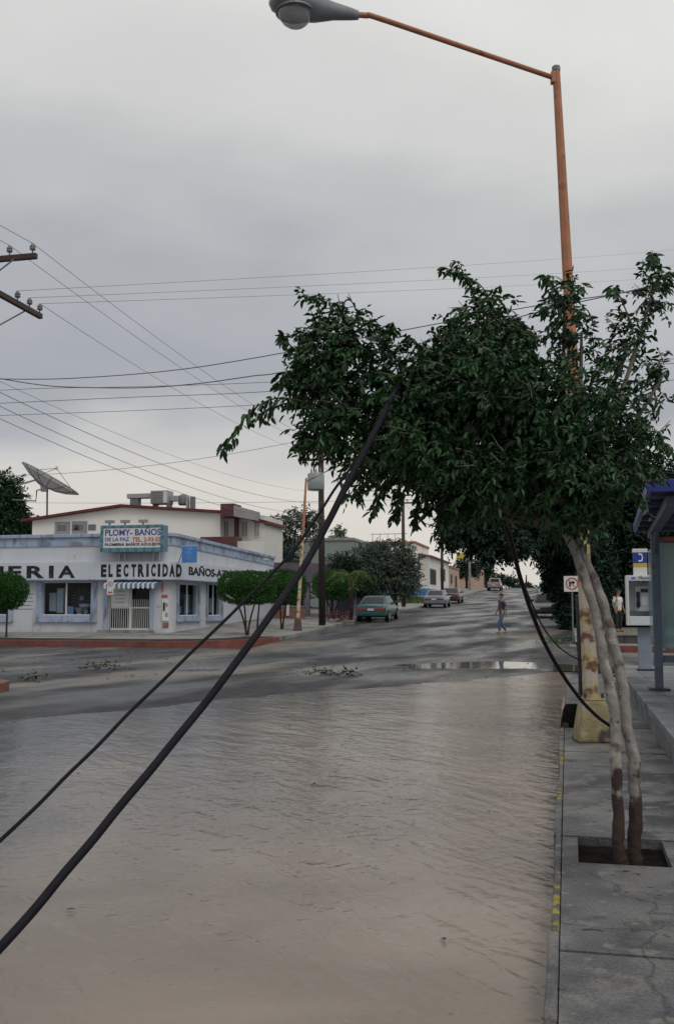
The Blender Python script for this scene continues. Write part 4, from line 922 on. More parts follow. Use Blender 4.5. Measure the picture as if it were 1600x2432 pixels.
# flat canopy with a thick blue fascia, turned a little from the kerb line
RA, RB = at_depth(1535, 1172, 10.2), at_depth(1503, 1262, 15.75); rz0 = (RA.z+RB.z)/2; ed = Vector((RB.x-RA.x, RB.y-RA.y, 0)); rl = ed.length; ed.normalize(); er = Vector((ed.y, -ed.x, 0)); ra = Vector((RA.x, RA.y, 0))
def RF(a_, b_, z_): return ra + ed*a_ + er*b_ + Vector((0,0,z_))
MB(RF).box(0, rl, 0, .05, rz0, rz0+.13).build('fascia', m_shelterroof, sh, bevel=.008); MB(RF).box(0, .05, .051, 2.6, rz0, rz0+.13).build('fascia', m_shelterroof, sh, bevel=.008); MB(RF).box(rl-.05, rl, .051, 2.6, rz0, rz0+.13).build('fascia', m_shelterroof, sh, bevel=.008)
MB(RF).box(.051, rl-.051, .051, 2.55, rz0+.05, rz0+.11).build('canopy', m_shelterroof, sh)
for k in range(6): MB(RF).box(.4+k*1.0, .48+k*1.0, .06, 2.5, rz0-.01, rz0+.045).build('roof_rib', m_shelter, sh)
MB(RF).box(2.2, 3.4, .75, .95, rz0-.03, rz0+.04).build('light_box', m_phone, sh)
cz_ = Vector((COLB.x, COLB.y, 0)) - ra; ca_, cb_ = cz_.dot(ed), cz_.dot(er)
MB(RF).box(.3, rl-.2, cb_-.06, cb_+.06, rz0-.12, rz0-.012).build('beam', m_shelter, sh)
MB().tube([W(cs,ctt,2.35), RF(ca_-.6, cb_+.0, rz0-.06)], .035, 8).build('brace', m_shelter, sh)
MB(RF).box(.4, .52, cb_+1.7, cb_+1.82, .41, rz0-.012).build('column', m_shelter, sh, bevel=.01)
MB(W).box(cs+.12, cs+.14, ctt+.35, ctt+2.9, .95, 2.55).build('glass_panel', m_glassteal, sh)
MB(W).box(cs+.05, cs+1.9, ctt+.05, ctt+.075, 1.0, 2.52).build('glass_panel', m_glassteal, sh)
MB(W).box(cs+.04, cs+1.95, ctt+.0, ctt+.08, 2.535, 2.60).build('rail', m_orangetrim, sh)
MB(W).box(cs+.04, cs+1.95, ctt-.02, ctt+.06, .80, .90).build('rail', m_shelter, sh)
for k in range(3): MB(W).box(cs+.35, cs+1.7, ctt-.55+k*.14, ctt-.44+k*.14, .83, .86).build('bench_slat', m_shelter, sh)
# payphone: post, hood, telephone, sign on top
PH = at_depth(1526, 1590, 18.8); PH.z = .41; hs_, ht_ = st(PH)
ph = thing('payphone', 'white payphone on a grey pillar with a blue telephone sign on top', 'payphone', PH)
pu = 18.8/FPX
def PX(px): return s_at(px, ht_)
def PZ(py): return on_t(1510, py, ht_).z
MB(W).box(PX(1511), PX(1543), ht_-.10, ht_+.10, .41, PZ(1490)).build('pillar', m_phpost, ph, bevel=.012)
MB(W).box(PX(1511)-.03, PX(1543)+.03, ht_-.14, ht_+.14, .405, .44).build('foot_plate', m_chrome, ph)
x0, x1, zb, zt = PX(1485), PX(1556), PZ(1485), PZ(1367); f0, f1 = ht_-.28, ht_+.12
MB(W).box(x0, x1, f1-.03, f1, zb, zt).build('back_panel', m_phone, ph, bevel=.008)
MB(W).box(x0, x0+.045, f0, f1-.031, zb, zt).build('side_panel', m_phone, ph, bevel=.008)
MB(W).box(x1-.045, x1, f0, f1-.031, zb, zt).build('side_panel', m_phone, ph, bevel=.008)
MB(W).box(x0+.046, x1-.046, f0-.002, f1-.032, zt-.105, zt-.002).build('hood', m_phone, ph, bevel=.008)
sh_ = MB(W).box(x0+.046, x1-.046, f0-.002, f1-.032, zb+.002, zb+.17).build('shelf', m_phone, ph, bevel=.008)
MB(W).box(x0+.046, x1-.046, f1-.06, f1-.033, zb+.171, zb+.27).build('backboard', m_phpost, ph)
tx0, tx1, tz0, tz1 = PX(1507), PX(1541), PZ(1452), PZ(1392)
tel = MB(W).box(tx0, tx1, f1-.17, f1-.034, tz0, tz1).build('telephone', m_phoneback, ph, bevel=.012)
MB(W).box(tx0+.10, tx1-.02, f1-.18, f1-.171, tz1-.12, tz1-.05).build('display', m_chrome, tel)
MB(W).box(tx0+.11, tx1-.03, f1-.18, f1-.171, tz0+.12, tz1-.2).build('keypad', m_phone, tel)
hx = PX(1514); MB().tube([W(hx,f1-.20,PZ(1440)), W(hx,f1-.225,PZ(1437)), W(hx,f1-.235,PZ(1424)), W(hx,f1-.225,PZ(1411)), W(hx,f1-.20,PZ(1408))], [.036,.038,.026,.038,.036], 8).build('handset', m_letter, tel, smooth=True)
MB().tube(spline([W(hx,f1-.2,PZ(1441)), W(hx-.01,f1-.22,PZ(1452)), W(hx+.06,f1-.2,PZ(1457)), W(hx+.1,f1-.15,PZ(1450))],5), .008, 5).build('cord', m_steel, tel)
MB(W).box(PX(1497), PX(1507), f0-.006, f0-.002, zt-.075, zt-.035).build('blue_mark', m_brightblue, ph)
lettering('TELMEX', W(PX(1512), f0-.003, zt-.075), US, UP, -UT, PX(1549)-PX(1512), .038, m_steel, ph, .003)
# round sign tube on top
scn = ((PX(1505)+PX(1537))/2, ht_-.02); rr_ = (PX(1537)-PX(1505))/2
for nm, a, b, mt, r_ in (('sign_base', PZ(1367)+.001, PZ(1348), m_pwhite, rr_), ('sign_band', PZ(1348), PZ(1338), m_mustard, rr_), ('sign_drum', PZ(1338), PZ(1313), m_royal, rr_), ('sign_cap', PZ(1313), PZ(1304), m_pwhite, rr_*1.1)):
    MB(W).box(scn[0]-r_, scn[0]+r_, scn[1]-r_*.8, scn[1]+r_*.8, a, b).build(nm, mt, ph, bevel=.006)
icx = scn[0]; icz = (PZ(1338)+PZ(1313))/2; q = scn[1]-rr_*.8-.004
MB().tube([W(icx-.03,q,icz+.065), W(icx+.025,q,icz+.06), W(icx+.04,q,icz), W(icx+.025,q,icz-.06), W(icx-.03,q,icz-.065)], [.022,.02,.013,.02,.022], 6).build('telephone_symbol', m_pwhite, ph)

# ================================================================== road signs
def road_sign(label, base, hgt, w_, h_, kind):
    o = thing('road_sign', label, 'road sign', base)
    MB().tube([base, base+Vector((0,0,hgt))], .03, 8).build('post', m_steel, o)
    c = base+Vector((0,0,hgt-h_/2))-UT*.045
    def q(a, b, d): return c + US*a + UP*b - UT*d
    pl = MB().prism([(-w_/2,-h_/2),(w_/2,-h_/2),(w_/2,h_/2),(-w_/2,h_/2)], q, -.006, .006).build('panel', m_pwhite, o)
    cz = 0 if kind == 'turn' else h_*.2; r_ = w_*.40
    cc = q(0,cz,.008)
    MB().disc(cc, US, UP, r_*.78, r_, -.004, 28).build('ring', m_pred, o)
    a = r_*.60; wdt = r_*.11
    if kind == 'turn':
        MB().prism([(-a*.55-wdt*1.2,-a*.8),(-a*.55+wdt*1.2,-a*.8),(-a*.55+wdt*1.2,a*.1),(a*.15,a*.1),(a*.15,-a*.25),(a*.85,a*.35),(a*.15,a*.95),(a*.15,a*.6),(-a*.55-wdt*1.2,a*.6)], lambda x,y,d: q(x,cz+y,d), .008, .012).build('arrow_symbol', m_letter, o)
    else:
        lettering('E', q(-a*.42,cz-a*.6,.008), US, UP, -UT, a*.85, a*1.2, m_letter, o, .004, .03, 'letter_symbol')
        MB().prism([(-w_*.34,-.03),(-w_*.16,-.1),(-w_*.16,-.055),(w_*.16,-.055),(w_*.16,-.1),(w_*.34,-.03),(w_*.16,.04),(w_*.16,-.005),(-w_*.16,-.005),(-w_*.16,.04)], lambda x,y,d: q(x,y-h_*.30,d), .008, .012).build('arrow_symbol', m_pred, o)
    MB().prism([(-a-wdt*.2,a+wdt*.9-.0),(-a+wdt*1.2,a+wdt*.9),(a+wdt*.2,-a-wdt*.9),(a-wdt*1.2,-a-wdt*.9)], lambda x,y,d: q(x*.86,cz+y*.86,d), .0125, .0155).build('slash', m_pred, o)
    return o
sb = at_depth(1360, 1521, 37.8); sb.z = .26; k_ = 37.8/FPX
road_sign('square white sign with a slashed red ring and arrow before the dark shrub', sb, at_depth(1360,1368,37.8).z-.26, 37*k_, 37*k_, 'turn')
sb = on_t(261, 1508, 40.2); sb.z = swz(40.2)
road_sign('narrow white no-parking sign on a post before the shop door', sb, on_t(261,1376,40.2).z-sb.z, 17.5*.0172, 39*.0172, 'park')
# ================================================================== THE SHOP
TF = 41.2                                  # front wall plane
SC, RC = -17.0, .6                         # side wall plane and corner radius
SL = -46.0
sb_ = W(-24, TF, .42)
shop = thing('shop', 'single-storey pale blue-grey plumbing shop with lettered band on the corner', 'building', sb_)
T1 = t_at(649, -17.0)                                  # far end of the side wall
def face_path(off=0, n=8):
    """(s,t) polyline of the street faces, pushed outwards by off"""
    cs_, ct_ = SC-RC, TF+RC; r_ = RC+off
    p = [(SL, TF-off)] + [(cs_+r_*math.sin(a), ct_-r_*math.cos(a)) for a in np.linspace(0, math.pi/2, n)] + [(SC+off, T1)]
    return p
def band(z0, z1, off0, off1, name, mat, parent, drop=.30, bevel=0):
    """a strip following the faces from depth off0 (inner) to off1 (outer)"""
    a, b = face_path(off0), face_path(off1); n_ = len(a); vs2 = []; fs2 = []
    for i, (p, q) in enumerate(zip(a, b)):
        dz = drop if i == n_-1 else 0
        vs2 += [(*p,z0-(dz if z0 > zb0+.1 else 0)),(*q,z0-(dz if z0 > zb0+.1 else 0)),(*q,z1-dz),(*p,z1-dz)]
    for i in range(n_-1):
        o = 4*i; k_ = o+4
        fs2 += [(o+j, o+(j+1)%4, k_+(j+1)%4, k_+j) for j in range(4)]
    fs2 += [(0,1,2,3), (4*n_-4,4*n_-3,4*n_-2,4*n_-1)]
    return MB(W).add(vs2, fs2).build(name, mat, parent, bevel=bevel)
Z = lambda py, px=200: z_t(px, py, TF)
zpar, zcb, zb1, zb0 = Z(1268), Z(1297), Z(1336), Z(1376)
# walls with real openings on the front: built from piers, sills and lintels
OP = [(s_at(101,TF), s_at(217,TF), Z(1461), Z(1384)), (s_at(258,TF), s_at(357,TF), .44, Z(1389)), (s_at(-90,TF), s_at(19,TF), Z(1461), Z(1384))]
def wall_front():
    mb = MB(W); ops = sorted(OP); x = SL; th = .25; zl = zb0-.0
    for (a, b, z0, z1) in ops:
        mb.box(x, a, TF, TF+th, .2, zl)
        if z0 > .5: mb.box(a, b, TF, TF+th, .2, z0)
        mb.box(a, b, TF, TF+th, z1, zl); x = b
    mb.box(x, SC-RC, TF, TF+th, .2, zl); return mb
wall_front().build('front_wall', m_store, shop)
a = face_path(0)[1:]; b = face_path(-.25)[1:]
# side wall with two windows
WS = [(t_at(427,SC)-.15, t_at(470,SC), z_s(450,1462,SC), z_s(450,1389,SC)), (t_at(493,SC), t_at(525,SC), z_s(510,1462,SC), z_s(510,1389,SC))]
mb = MB(W)
ap, bp_ = face_path(0)[1:-1], face_path(-.25)[1:-1]
for i in range(len(ap)-1):
    mb.hexa([(*ap[i],.2),(*ap[i+1],.2),(*bp_[i+1],.2),(*bp_[i],.2)], [(*ap[i],zb0),(*ap[i+1],zb0),(*bp_[i+1],zb0),(*bp_[i],zb0)])
y = TF+RC
for (t0, t1, z0, z1) in WS:
    t0 = max(t0, y+.05); mb.box(SC-.25, SC, y, t0, .2, zb0); mb.box(SC-.25, SC, t0, t1, .2, z0); mb.box(SC-.25, SC, t0, t1, z1, zb0); y = t1
mb.box(SC-.25, SC, y, T1, .2, zb0)
mb.build('side_wall', m_store, shop)
band(zb0+.001, zpar-.02, -.24, .0, 'upper_wall', m_store, shop)
band(zcb, zcb+.06, .0, .05, 'cornice', m_blue, shop); band(zcb+.061, zpar-.16, .0, .03, 'cornice', m_blue, shop); band(zpar-.16, zpar, -.26, .12, 'cornice', m_blue, shop, bevel=.02)
band(zb0-.002, zb1, .0, .42, 'sign_canopy', m_band, shop, drop=0); band(zb0-.05, zb0-.003, .0, .45, 'canopy_edge', m_blue, shop, drop=0)
MB(W).prism([(p[0],p[1]) for p in face_path(-.2)] + [(SL,T1)], lambda a_,b_,d: (a_,b_,d), zpar-.9, zpar-.82).build('roof', m_conc2, shop)
MB(W).box(SL, SC-.3, T1-.25, T1-.01, .2, zpar-.5).build('back_wall', m_store, shop)
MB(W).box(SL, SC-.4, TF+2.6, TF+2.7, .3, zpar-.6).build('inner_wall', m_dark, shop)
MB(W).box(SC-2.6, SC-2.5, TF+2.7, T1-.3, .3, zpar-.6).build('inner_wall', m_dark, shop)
MB(W).box(SL, SC-.3, TF+.3, T1-.3, .38, .43).build('shop_floor', m_conc2, shop)
# windows
def shop_window(a_, b_, z0, z1, fr, muls, front=True):
    fn = (lambda u, v, d: (u, TF+d, v)) if front else (lambda u, v, d: (SC-d, u, v))
    wnd = MB(lambda u,d,v: W(*fn(u,v,d)))
    f = .28 if front else .22
    wnd.box(a_-f, a_, -.06, -.003, z0-f*.9, z1+.02); wnd.box(b_, b_+f, -.06, -.003, z0-f*.9, z1+.02); wnd.box(a_+.001, b_-.001, -.06, -.003, z0-f*.9, z0)
    w_ = wnd.build('window', m_blue, shop, bevel=.012)
    F_ = lambda u,d,v: W(*fn(u,v,d))
    MB(F_).box(a_-f-.05, b_+f+.05, -.14, -.061, z0-f*.9-.06, z0-f*.9+.02).build('sill', m_blue, w_)
    for m_ in muls: MB(F_).box(m_-.035, m_+.035, .06, .12, z0, z1).build('mullion', m_frame, w_)
    edges = [a_] + list(muls) + [b_]
    for p, q_ in zip(edges[:-1], edges[1:]): MB(F_).box(p+.036, q_-.036, .085, .095, z0+.02, z1-.02).build('pane', m_glass, w_)
    MB(F_).box(a_, b_, .05, .13, z0, z0+.035).build('frame_rail', m_frame, w_)
    return w_
shop_window(*OP[0], 0, [s_at(156,TF)]); shop_window(*OP[2], 0, [s_at(-40,TF)])
for (t0, t1, z0, z1) in WS: shop_window(max(t0, TF+RC+.05), t1, z0, z1, 0, [(max(t0,TF+RC)+t1)/2], False)
# goods in the windows
def goods(name, label, cat, mbx, mat, bevel=.02): p = mbx.v[0]; return tag(mbx.build(name, mat, None, bevel=bevel, origin=p), label, cat, 'goods in the shop windows')
def FX(px): return s_at(px, TF+.6)
def FZ(py): return z_t(160, py, TF+.6)
def cab(px0, px1, py0, py1, d=.35):
    return MB(W).box(FX(px0), FX(px1), TF+.5, TF+.5+d, FZ(py1), FZ(py0)).box(FX(px0)+.04, FX(px1)-.04, TF+.48, TF+.499, FZ(py1)+.05, FZ(py0)-.05)
goods('water_heater_box', 'tall pale cabinet in the left half of the shop window', 'cabinet', cab(120,136,1408,1452), m_paper)
goods('display_cabinet', 'taller pale cabinet near the middle bar of the shop window', 'cabinet', cab(138,153,1397,1456), m_paper)
goods('framed_panel', 'small square blue framed panel at the bottom of the shop window', 'panel', MB(W).box(FX(160),FX(179),TF+.45,TF+.5,FZ(1460),FZ(1440)), m_lightblue)
goods('washbasin', 'white washbasin at the right end of the shop window', 'washbasin', MB().lathe([(.10,0),(.12,.3),(.16,.34),(.30,.40),(.34,.52),(.30,.54),(.22,.46),(.05,.44)], W(FX(203),TF+.7,FZ(1462)), 16), m_pwhite, 0)
goods('toilet_bowl', 'low white toilet bowl beside the washbasin in the shop window', 'toilet', MB().lathe([(.14,0),(.12,.12),(.2,.3),(.24,.34),(.2,.36),(.14,.3),(.03,.26)], W(FX(190),TF+.6,FZ(1462)), 14, 1, 1.2).box(*[0]*6) if False else MB().lathe([(.14,0),(.12,.12),(.2,.3),(.24,.34),(.2,.36),(.14,.3),(.03,.26)], W(FX(190),TF+.6,FZ(1462)), 14, 1, 1.2), m_pwhite, 0)
fan = thing('fan_display', 'dark round display of radiating rods in the shop window', 'display', W(FX(188),TF+.9,FZ(1421)), 'goods in the shop windows')
fc = W(FX(188),TF+.9,FZ(1421))
for k in range(20):
    a_ = 2*math.pi*k/20; MB().tube([fc+US*.1*math.cos(a_)+UP*.1*math.sin(a_), fc+US*.52*math.cos(a_)+UP*.52*math.sin(a_)-UT*.05], [.012,.03], 5).build('rod', m_steel, fan)
MB().disc(fc-UT*.03, US, UP, 0, .11, .02, 16).build('hub', m_phoneback, fan)
for (px0,px1,py0,py1,lab) in ((428,441,1440,1458,'blue box low in the first side window'),(446,462,1412,1456,'pale goods standing in the first side window'),(500,510,1420,1455,'pale goods standing in the second side window')):
    t0, t1 = t_at(px0,SC-.5), t_at(px1,SC-.5)
    goods('boxed_goods', lab, 'box', MB(W).box(SC-.8, SC-.5, t0, t1, z_s(px0,py1,SC-.5), z_s(px0,py0,SC-.5)), m_lightblue if 'blue' in lab else m_paper)
# door: two leaves with glass, paper notice and lower grille
dx0, dx1, dz1 = OP[1][0], OP[1][1], OP[1][3]; dm = s_at(309,TF); dz0 = Z(1496,300)
MB(W).box(dx0-.22, dx0, -.08+TF, TF-.003, .40, dz1+.05).build('door_jamb', m_blue, shop, bevel=.015)
MB(W).box(dx1, dx1+.16, TF-.08, TF-.003, .40, dz1+.05).build('door_jamb', m_blue, shop, bevel=.015)
MB(W).box(dx0-.25, dx1+.2, TF-.55, TF-.003, .3, dz0).build('step', m_conc2, shop)
MB(W).box(dx0, dx1, TF+.0, TF+.2, .3, dz0-.002).build('threshold', m_conc2, shop)
for (a_, b_) in ((dx0, dm), (dm, dx1)):
    mb = MB(W); e_ = .06
    mb.box(a_+.003, a_+e_, TF+.05, TF+.10, dz0, dz1); mb.box(b_-e_, b_-.003, TF+.05, TF+.10, dz0, dz1); mb.box(a_+e_, b_-e_, TF+.05, TF+.10, dz0, dz0+.08); mb.box(a_+e_, b_-e_, TF+.05, TF+.10, dz1-.08, dz1)
    zm = dz0+.95; mb.box(a_+e_, b_-e_, TF+.05, TF+.10, zm, zm+.06)
    lf = mb.build('door_leaf', m_frame, shop)
    MB(W).box(a_+e_, b_-e_, TF+.085, TF+.092, dz0+.08, dz1-.08).build('pane', m_glass, lf)
    nb_ = 9
    for k in range(nb_):
        x = a_+e_+(b_-a_-2*e_)*(k+.5)/nb_
        MB(W).box(x-.011, x+.011, TF+.03, TF+.049, dz0+.06, (dz0+.98 if a_ == dx0 else dz0+1.35)).build('grille_bar', m_frame, lf)
pp = tag(MB(W).box(dx0+.08, dm-.08, TF+.066, TF+.078, dz0+1.02, dz1-.1).build('notice', m_paper, None, origin=W(dx0+.3, TF+.06, dz0+1.02)), 'large pale paper notice behind the left door leaf', 'notice')
for k in range(4): MB(W).box(dx0+.25+.05*(k%2), dm-.3, TF+.058, TF+.0655, dz0+1.2+k*.16, dz0+1.235+k*.16).build('text_line', m_blue, pp)
# striped awning with scalloped valance
ax0, ax1 = s_at(247,TF-.6), s_at(372,TF-.6); az1 = zb0-.06; az0 = z_t(300,1396,TF-.7); ns_ = 22
aw = thing('awning', 'small blue and white striped awning with scalloped edge over the shop door', 'awning', W((ax0+ax1)/2, TF, az1))
for k in range(ns_):
    a_ = ax0+(ax1-ax0)*k/ns_; b_ = ax0+(ax1-ax0)*(k+1)/ns_-.003; dz = az1-az0; md = (a_+b_)/2
    mb = MB(W); mb.hexa([(a_,TF-.03,az1-.02),(b_,TF-.03,az1-.02),(b_,TF-.62,az1-dz*.45-.02),(a_,TF-.62,az1-dz*.45-.02)], [(a_,TF-.03,az1),(b_,TF-.03,az1),(b_,TF-.64,az1-dz*.45),(a_,TF-.64,az1-dz*.45)])
    mb.prism([(a_,az1-dz*.45),(b_,az1-dz*.45),(b_,az0+.02),(md+(b_-md)*.5,az0-.04*(k%2==0)),(md-(b_-md)*.5,az0-.04*(k%2==0)),(a_,az0+.02)], lambda u,v,d: (u,d,v), TF-.655, TF-.641)
    mb.build('stripe', m_awnw if k%2 == 0 else m_awnb, aw)
# lettering on the canopy band
zl0, zl1 = z_t(300,1370,TF-.42), z_t(300,1340,TF-.42); hL = zl1-zl0
def on_front(a_): return W(a_, TF-.423, 0)
xs0, xs1 = s_at(4,TF-.42), s_at(176,TF-.42)
wMERIA = xs1-xs0
for ch, p0, p1 in (('P',-200,-160),('L',-152,-120),('O',-112,-62),('M',-50,7),('E',18,50),('R',62,104),('I',115,126),('A',137,177)):
    lettering(ch, W(s_at(p0,TF-.42), TF-.423, zl0-.03), US, UP, -UT, s_at(p1,TF-.42)-s_at(p0,TF-.42), hL, m_letter, shop, .012, .035)
# path-following text around the corner
fp = [Vector((*p,0)) for p in face_path(.423, 24)]
cum = [0]
for p, q_ in zip(fp[:-1], fp[1:]): cum.append(cum[-1]+(q_-p).length)
def on_path(u):
    for i in range(len(fp)-1):
        if u <= cum[i+1] or i == len(fp)-2:
            f_ = (u-cum[i])/(cum[i+1]-cum[i]); p = fp[i].lerp(fp[i+1], f_); d = (fp[i+1]-fp[i]).normalized(); return p, Vector((d.y,-d.x,0))
def path_text(body, u0, w_, z0, h_, mat, bold):
    def fn(a_, b_, c_):
        p, n_ = on_path(u0+a_); p = p + n_*c_; return W(p.x, p.y, z0+b_)
    return lettering(body, (0,0,0), US, UP, -UT, w_, h_, mat, shop, .012, bold, fn=fn)
def u_at(px):
    best = None
    for k in range(2000):
        u = cum[1]-10 + k*.012; p, _ = on_path(u); w_ = W(p.x,p.y,3); x = CX + FPX*w_.x/w_.y
        if best is None or abs(x-px) < best[0]: best = (abs(x-px), u)
    return best[1]
uE0, uE1, uB = u_at(240), u_at(432), u_at(449)
for ch, p0, p1 in zip('ELECTRICIDAD', (241,259,278,295,313,329,349,360,376,387,403,419), (254,269,289,306,324,344,354.5,370.5,381.5,400,415.5,432)):
    u0_ = u_at(p0); path_text(ch, u0_, u_at(p1)-u0_, zl0, hL, m_letter, .05)
path_text('BAÑOS-AZULEJOS', uB, (u_at(551)-uB)*1.42, zl0+.0, hL*.84, m_letter, .03)
# wall lettering, blurred small notices
wl_ = thing('wall_notice', 'faded painted lettering on the wall left of the shop window', 'notice', W(s_at(60,TF), TF, 1.6))
for k in range(5):
    y0_ = Z(1412+k*9,60); MB(W).box(s_at(38-3*(k>2),TF), s_at(80-4*(k%2),TF), TF-.006, TF-.002, y0_, y0_+.05).build('text_line', m_greybox, wl_)
pn = thing('wall_telephone', 'white wall panel with a dark handset right of the shop door', 'wall telephone', W(s_at(399,TF), TF, 1.3))
def wall_pt(px, py, off=.0):      # point on the curved front right of the door
    u = u_at(px); p, n_ = on_path(u); p = p - n_*(.423-off); z = HC + (1440-py)/FPX*W(p.x,p.y,0).y; return p, n_, z
def wall_box(px0, px1, py0, py1, d0, d1, name, mat, parent):
    p, n_, z1 = wall_pt(px0, py0); q_, n2, z0 = wall_pt(px1, py1)
    return MB(W).hexa([(*(p+n_*d0).xy,z0),(*(q_+n2*d0).xy,z0),(*(q_+n2*d1).xy,z0),(*(p+n_*d1).xy,z0)], [(*(p+n_*d0).xy,z1),(*(q_+n2*d0).xy,z1),(*(q_+n2*d1).xy,z1),(*(p+n_*d1).xy,z1)]).build(name, mat, parent)
wall_box(387,412,1424,1474,.004,.06,'panel',m_pwhite,pn); wall_box(391,397,1431,1450,.061,.10,'handset',m_letter,pn); wall_box(399,408,1432,1440,.061,.07,'label',m_greybox,pn); wall_box(399,408,1455,1464,.061,.07,'label',m_greybox,pn)
tag(wall_box(389,411,1478,1490,.004,.05,'red_box',m_brick,None), 'small brick red box low on the wall under the white panel', 'box')
tag(wall_box(384,390,1386,1404,.004,.09,'extinguisher_sign',m_pred,None), 'small red sign high on the wall right of the awning', 'sign')
tag(wall_box(384,408,1413,1420,.004,.03,'red_notice',m_pred,None), 'narrow red notice above the white wall panel', 'notice')
# parapet sign with tiled frame
TS = TF-.75
rs = thing('shop_sign', 'teal tile framed white shop sign above the parapet', 'sign', W(s_at(312,TS), TS, z_t(312,1310,TS)))
sx0, sx1, sz0, sz1 = s_at(236,TS), s_at(387,TS), z_t(312,1311,TS), z_t(312,1247,TS); fw = .14
MB(W).box(sx0+.02, sx1-.02, TS+.012, TS+.5, sz0+.02, sz1-.02).build('sign_box', m_tile2, rs)
MB(W).box(sx0+fw, sx1-fw, TS-.02, TS+.011, sz0+fw*1.35, sz1-fw*.9).build('sign_face', m_signface, rs)
k = 0
def tile(x, z, w_, h_):
    global k
    MB(W).box(x+.004, x+w_-.004, TS-.045, TS+.0115, z+.004, z+h_-.004).build('tile', m_tile if k%3 else m_tile2, rs); k += 1
nx = 22; tw = (sx1-sx0)/nx
for i in range(nx): tile(sx0+i*tw, sz0, tw, fw*1.3); tile(sx0+i*tw, sz1-fw*.85, tw, fw*.85)
nz_ = 7; thh = (sz1-fw*.85-sz0-fw*1.3)/nz_
for i in range(nz_): tile(sx0, sz0+fw*1.3+i*thh, fw, thh); tile(sx1-fw, sz0+fw*1.3+i*thh, fw, thh)
def sgn(txt, px0, px1, py0, py1, mat, bold=.02):
    x0_, x1_ = s_at(px0,TS), s_at(px1,TS); z0_, z1_ = z_t(312,py1,TS), z_t(312,py0,TS)
    lettering(txt, W(x0_,TS-.0205,z0_), US, UP, -UT, x1_-x0_, z1_-z0_, mat, rs, .008, bold)
sgn('PLOMY- BAÑOS', 247, 380, 1257, 1272, m_lblue, .025); sgn('DE LA PAZ', 247, 305, 1276, 1285, m_lblue, .02); sgn('TEL. 2-93-55', 312, 380, 1276, 1287, m_lred, .03); sgn('PLOMERIA BAÑOS AZULEJOS', 247, 380, 1290, 1298, m_letter, .03)
for px in (253, 290, 333): MB(W).box(s_at(px-9,TS), s_at(px+10,TS), TS+.05, TS+.25, sz1+.12, sz1+.24).box(s_at(px-1,TS), s_at(px+2,TS), TS+.1, TS+.16, sz1-.02, sz1+.119).build('floodlight', m_greybox, rs)
for px in (266, 280, 348, 362): MB(W).box(s_at(px-1.5,TS), s_at(px+1.5,TS), TF-.12, TF-.01, sz0-.35, sz0+.02).build('bracket', m_frame, rs)
# blue square sign on a post in front of the parapet
TB = TF-.5
bs = thing('blue_sign', 'small bright blue square sign on the shop band right of the large sign', 'sign', W(s_at(449,TB), TB, z_t(449,1336,TB)))
x0_, x1_, z0_, z1_ = s_at(431,TB), s_at(466,TB), z_t(449,1335,TB), z_t(449,1298,TB)
MB(W).box(x0_, x1_, TB-.04, TB+.04, z0_, z1_).build('panel', m_brightblue, bs, bevel=.01)
MB(W).box(x0_-.03, x1_+.03, TB-.02, TB+.02, z0_-.04, z0_-.002).box(x0_-.03, x1_+.03, TB-.02, TB+.02, z1_+.002, z1_+.03).build('frame', m_lightblue, bs)
m_brightblue2 = M('faded_mark', (.13,.30,.60), .6, .15)
MB().disc(W((x0_+x1_)/2,TB-.041,z0_+.2), US, UP, .06, .1, -.004, 16).build('emblem', m_brightblue2, bs)
xm = (x0_+x1_)/2
m_emb = M('faded_emblem', (.16,.34,.64), .6, .15)
for (xa, za_, xb, zb_) in ((-.15,.57,.15,.61), (-.15,.37,.15,.41)): MB(W).box(xm+xa, xm+xb, TB-.045, TB-.041, z0_+za_, z0_+zb_).build('emblem', m_emb, bs)
MB(W).prism([(xm-.15,z0_+.412),(xm-.09,z0_+.412),(xm+.15,z0_+.568),(xm+.09,z0_+.568)], lambda u,v,d: (u,d,v), TB-.045, TB-.041).build('emblem', m_emb, bs)
MB(W).box(xm-.03, xm+.03, TB+.0405, TF+.0, z0_+.1, z0_+.16).build('bracket', m_steel, bs)
MB().tube([W(x0_-.1,TF-.06,z1_-.05), W(x0_-.35,TF-.06,z0_-.02)], .02, 6).build('stay', m_steel, bs)

# ================================================================== the white house behind
TH, SR = 56.0, -20.0
hb = W(-26.2, TH, .8)
hw = thing('white_house', 'white two-storey house with dark red gable edge behind the shop', 'building', hb)
sl_ = s_at(72,TH); sap = s_at(287,TH); zl_, za, zr = z_t(72,1237,TH), z_t(287,1205,TH), z_t(522,1219,TH); TB2 = 66
MB(W).prism([(sl_,.6),(SR,.6),(SR,zr),(sap,za),(sl_,zl_)], lambda a_,b_,d: (a_,d,b_), TH, TH+.3).build('gable_wall', m_white, hw)
MB(W).box(SR-.3, SR, TH+.301, TB2, .6, zr-.05).build('side_wall', m_white, hw); MB(W).box(sl_, sl_+.3, TH+.301, TB2, .6, zl_-.05).build('side_wall', m_white, hw)
MB(W).box(sl_, SR, TB2, TB2+.3, .6, zl_).build('back_wall', m_white, hw)
rf = MB(W)
for (a_, za_, b_, zb_) in ((sl_-.6, zl_-.06, sap, za+.02), (sap, za+.02, SR+.35, zr-.02)):
    rf.hexa([(a_,TH-.35,za_),(b_,TH-.35,zb_),(b_,TB2+.4,zb_),(a_,TB2+.4,za_)], [(a_,TH-.35,za_+.15),(b_,TH-.35,zb_+.15),(b_,TB2+.4,zb_+.15),(a_,TB2+.4,za_+.15)])
rf.build('roof', m_darkred, hw)
wx0, wx1, wz0, wz1 = s_at(127,TH), s_at(204,TH), z_t(165,1270,TH), z_t(165,1239,TH)
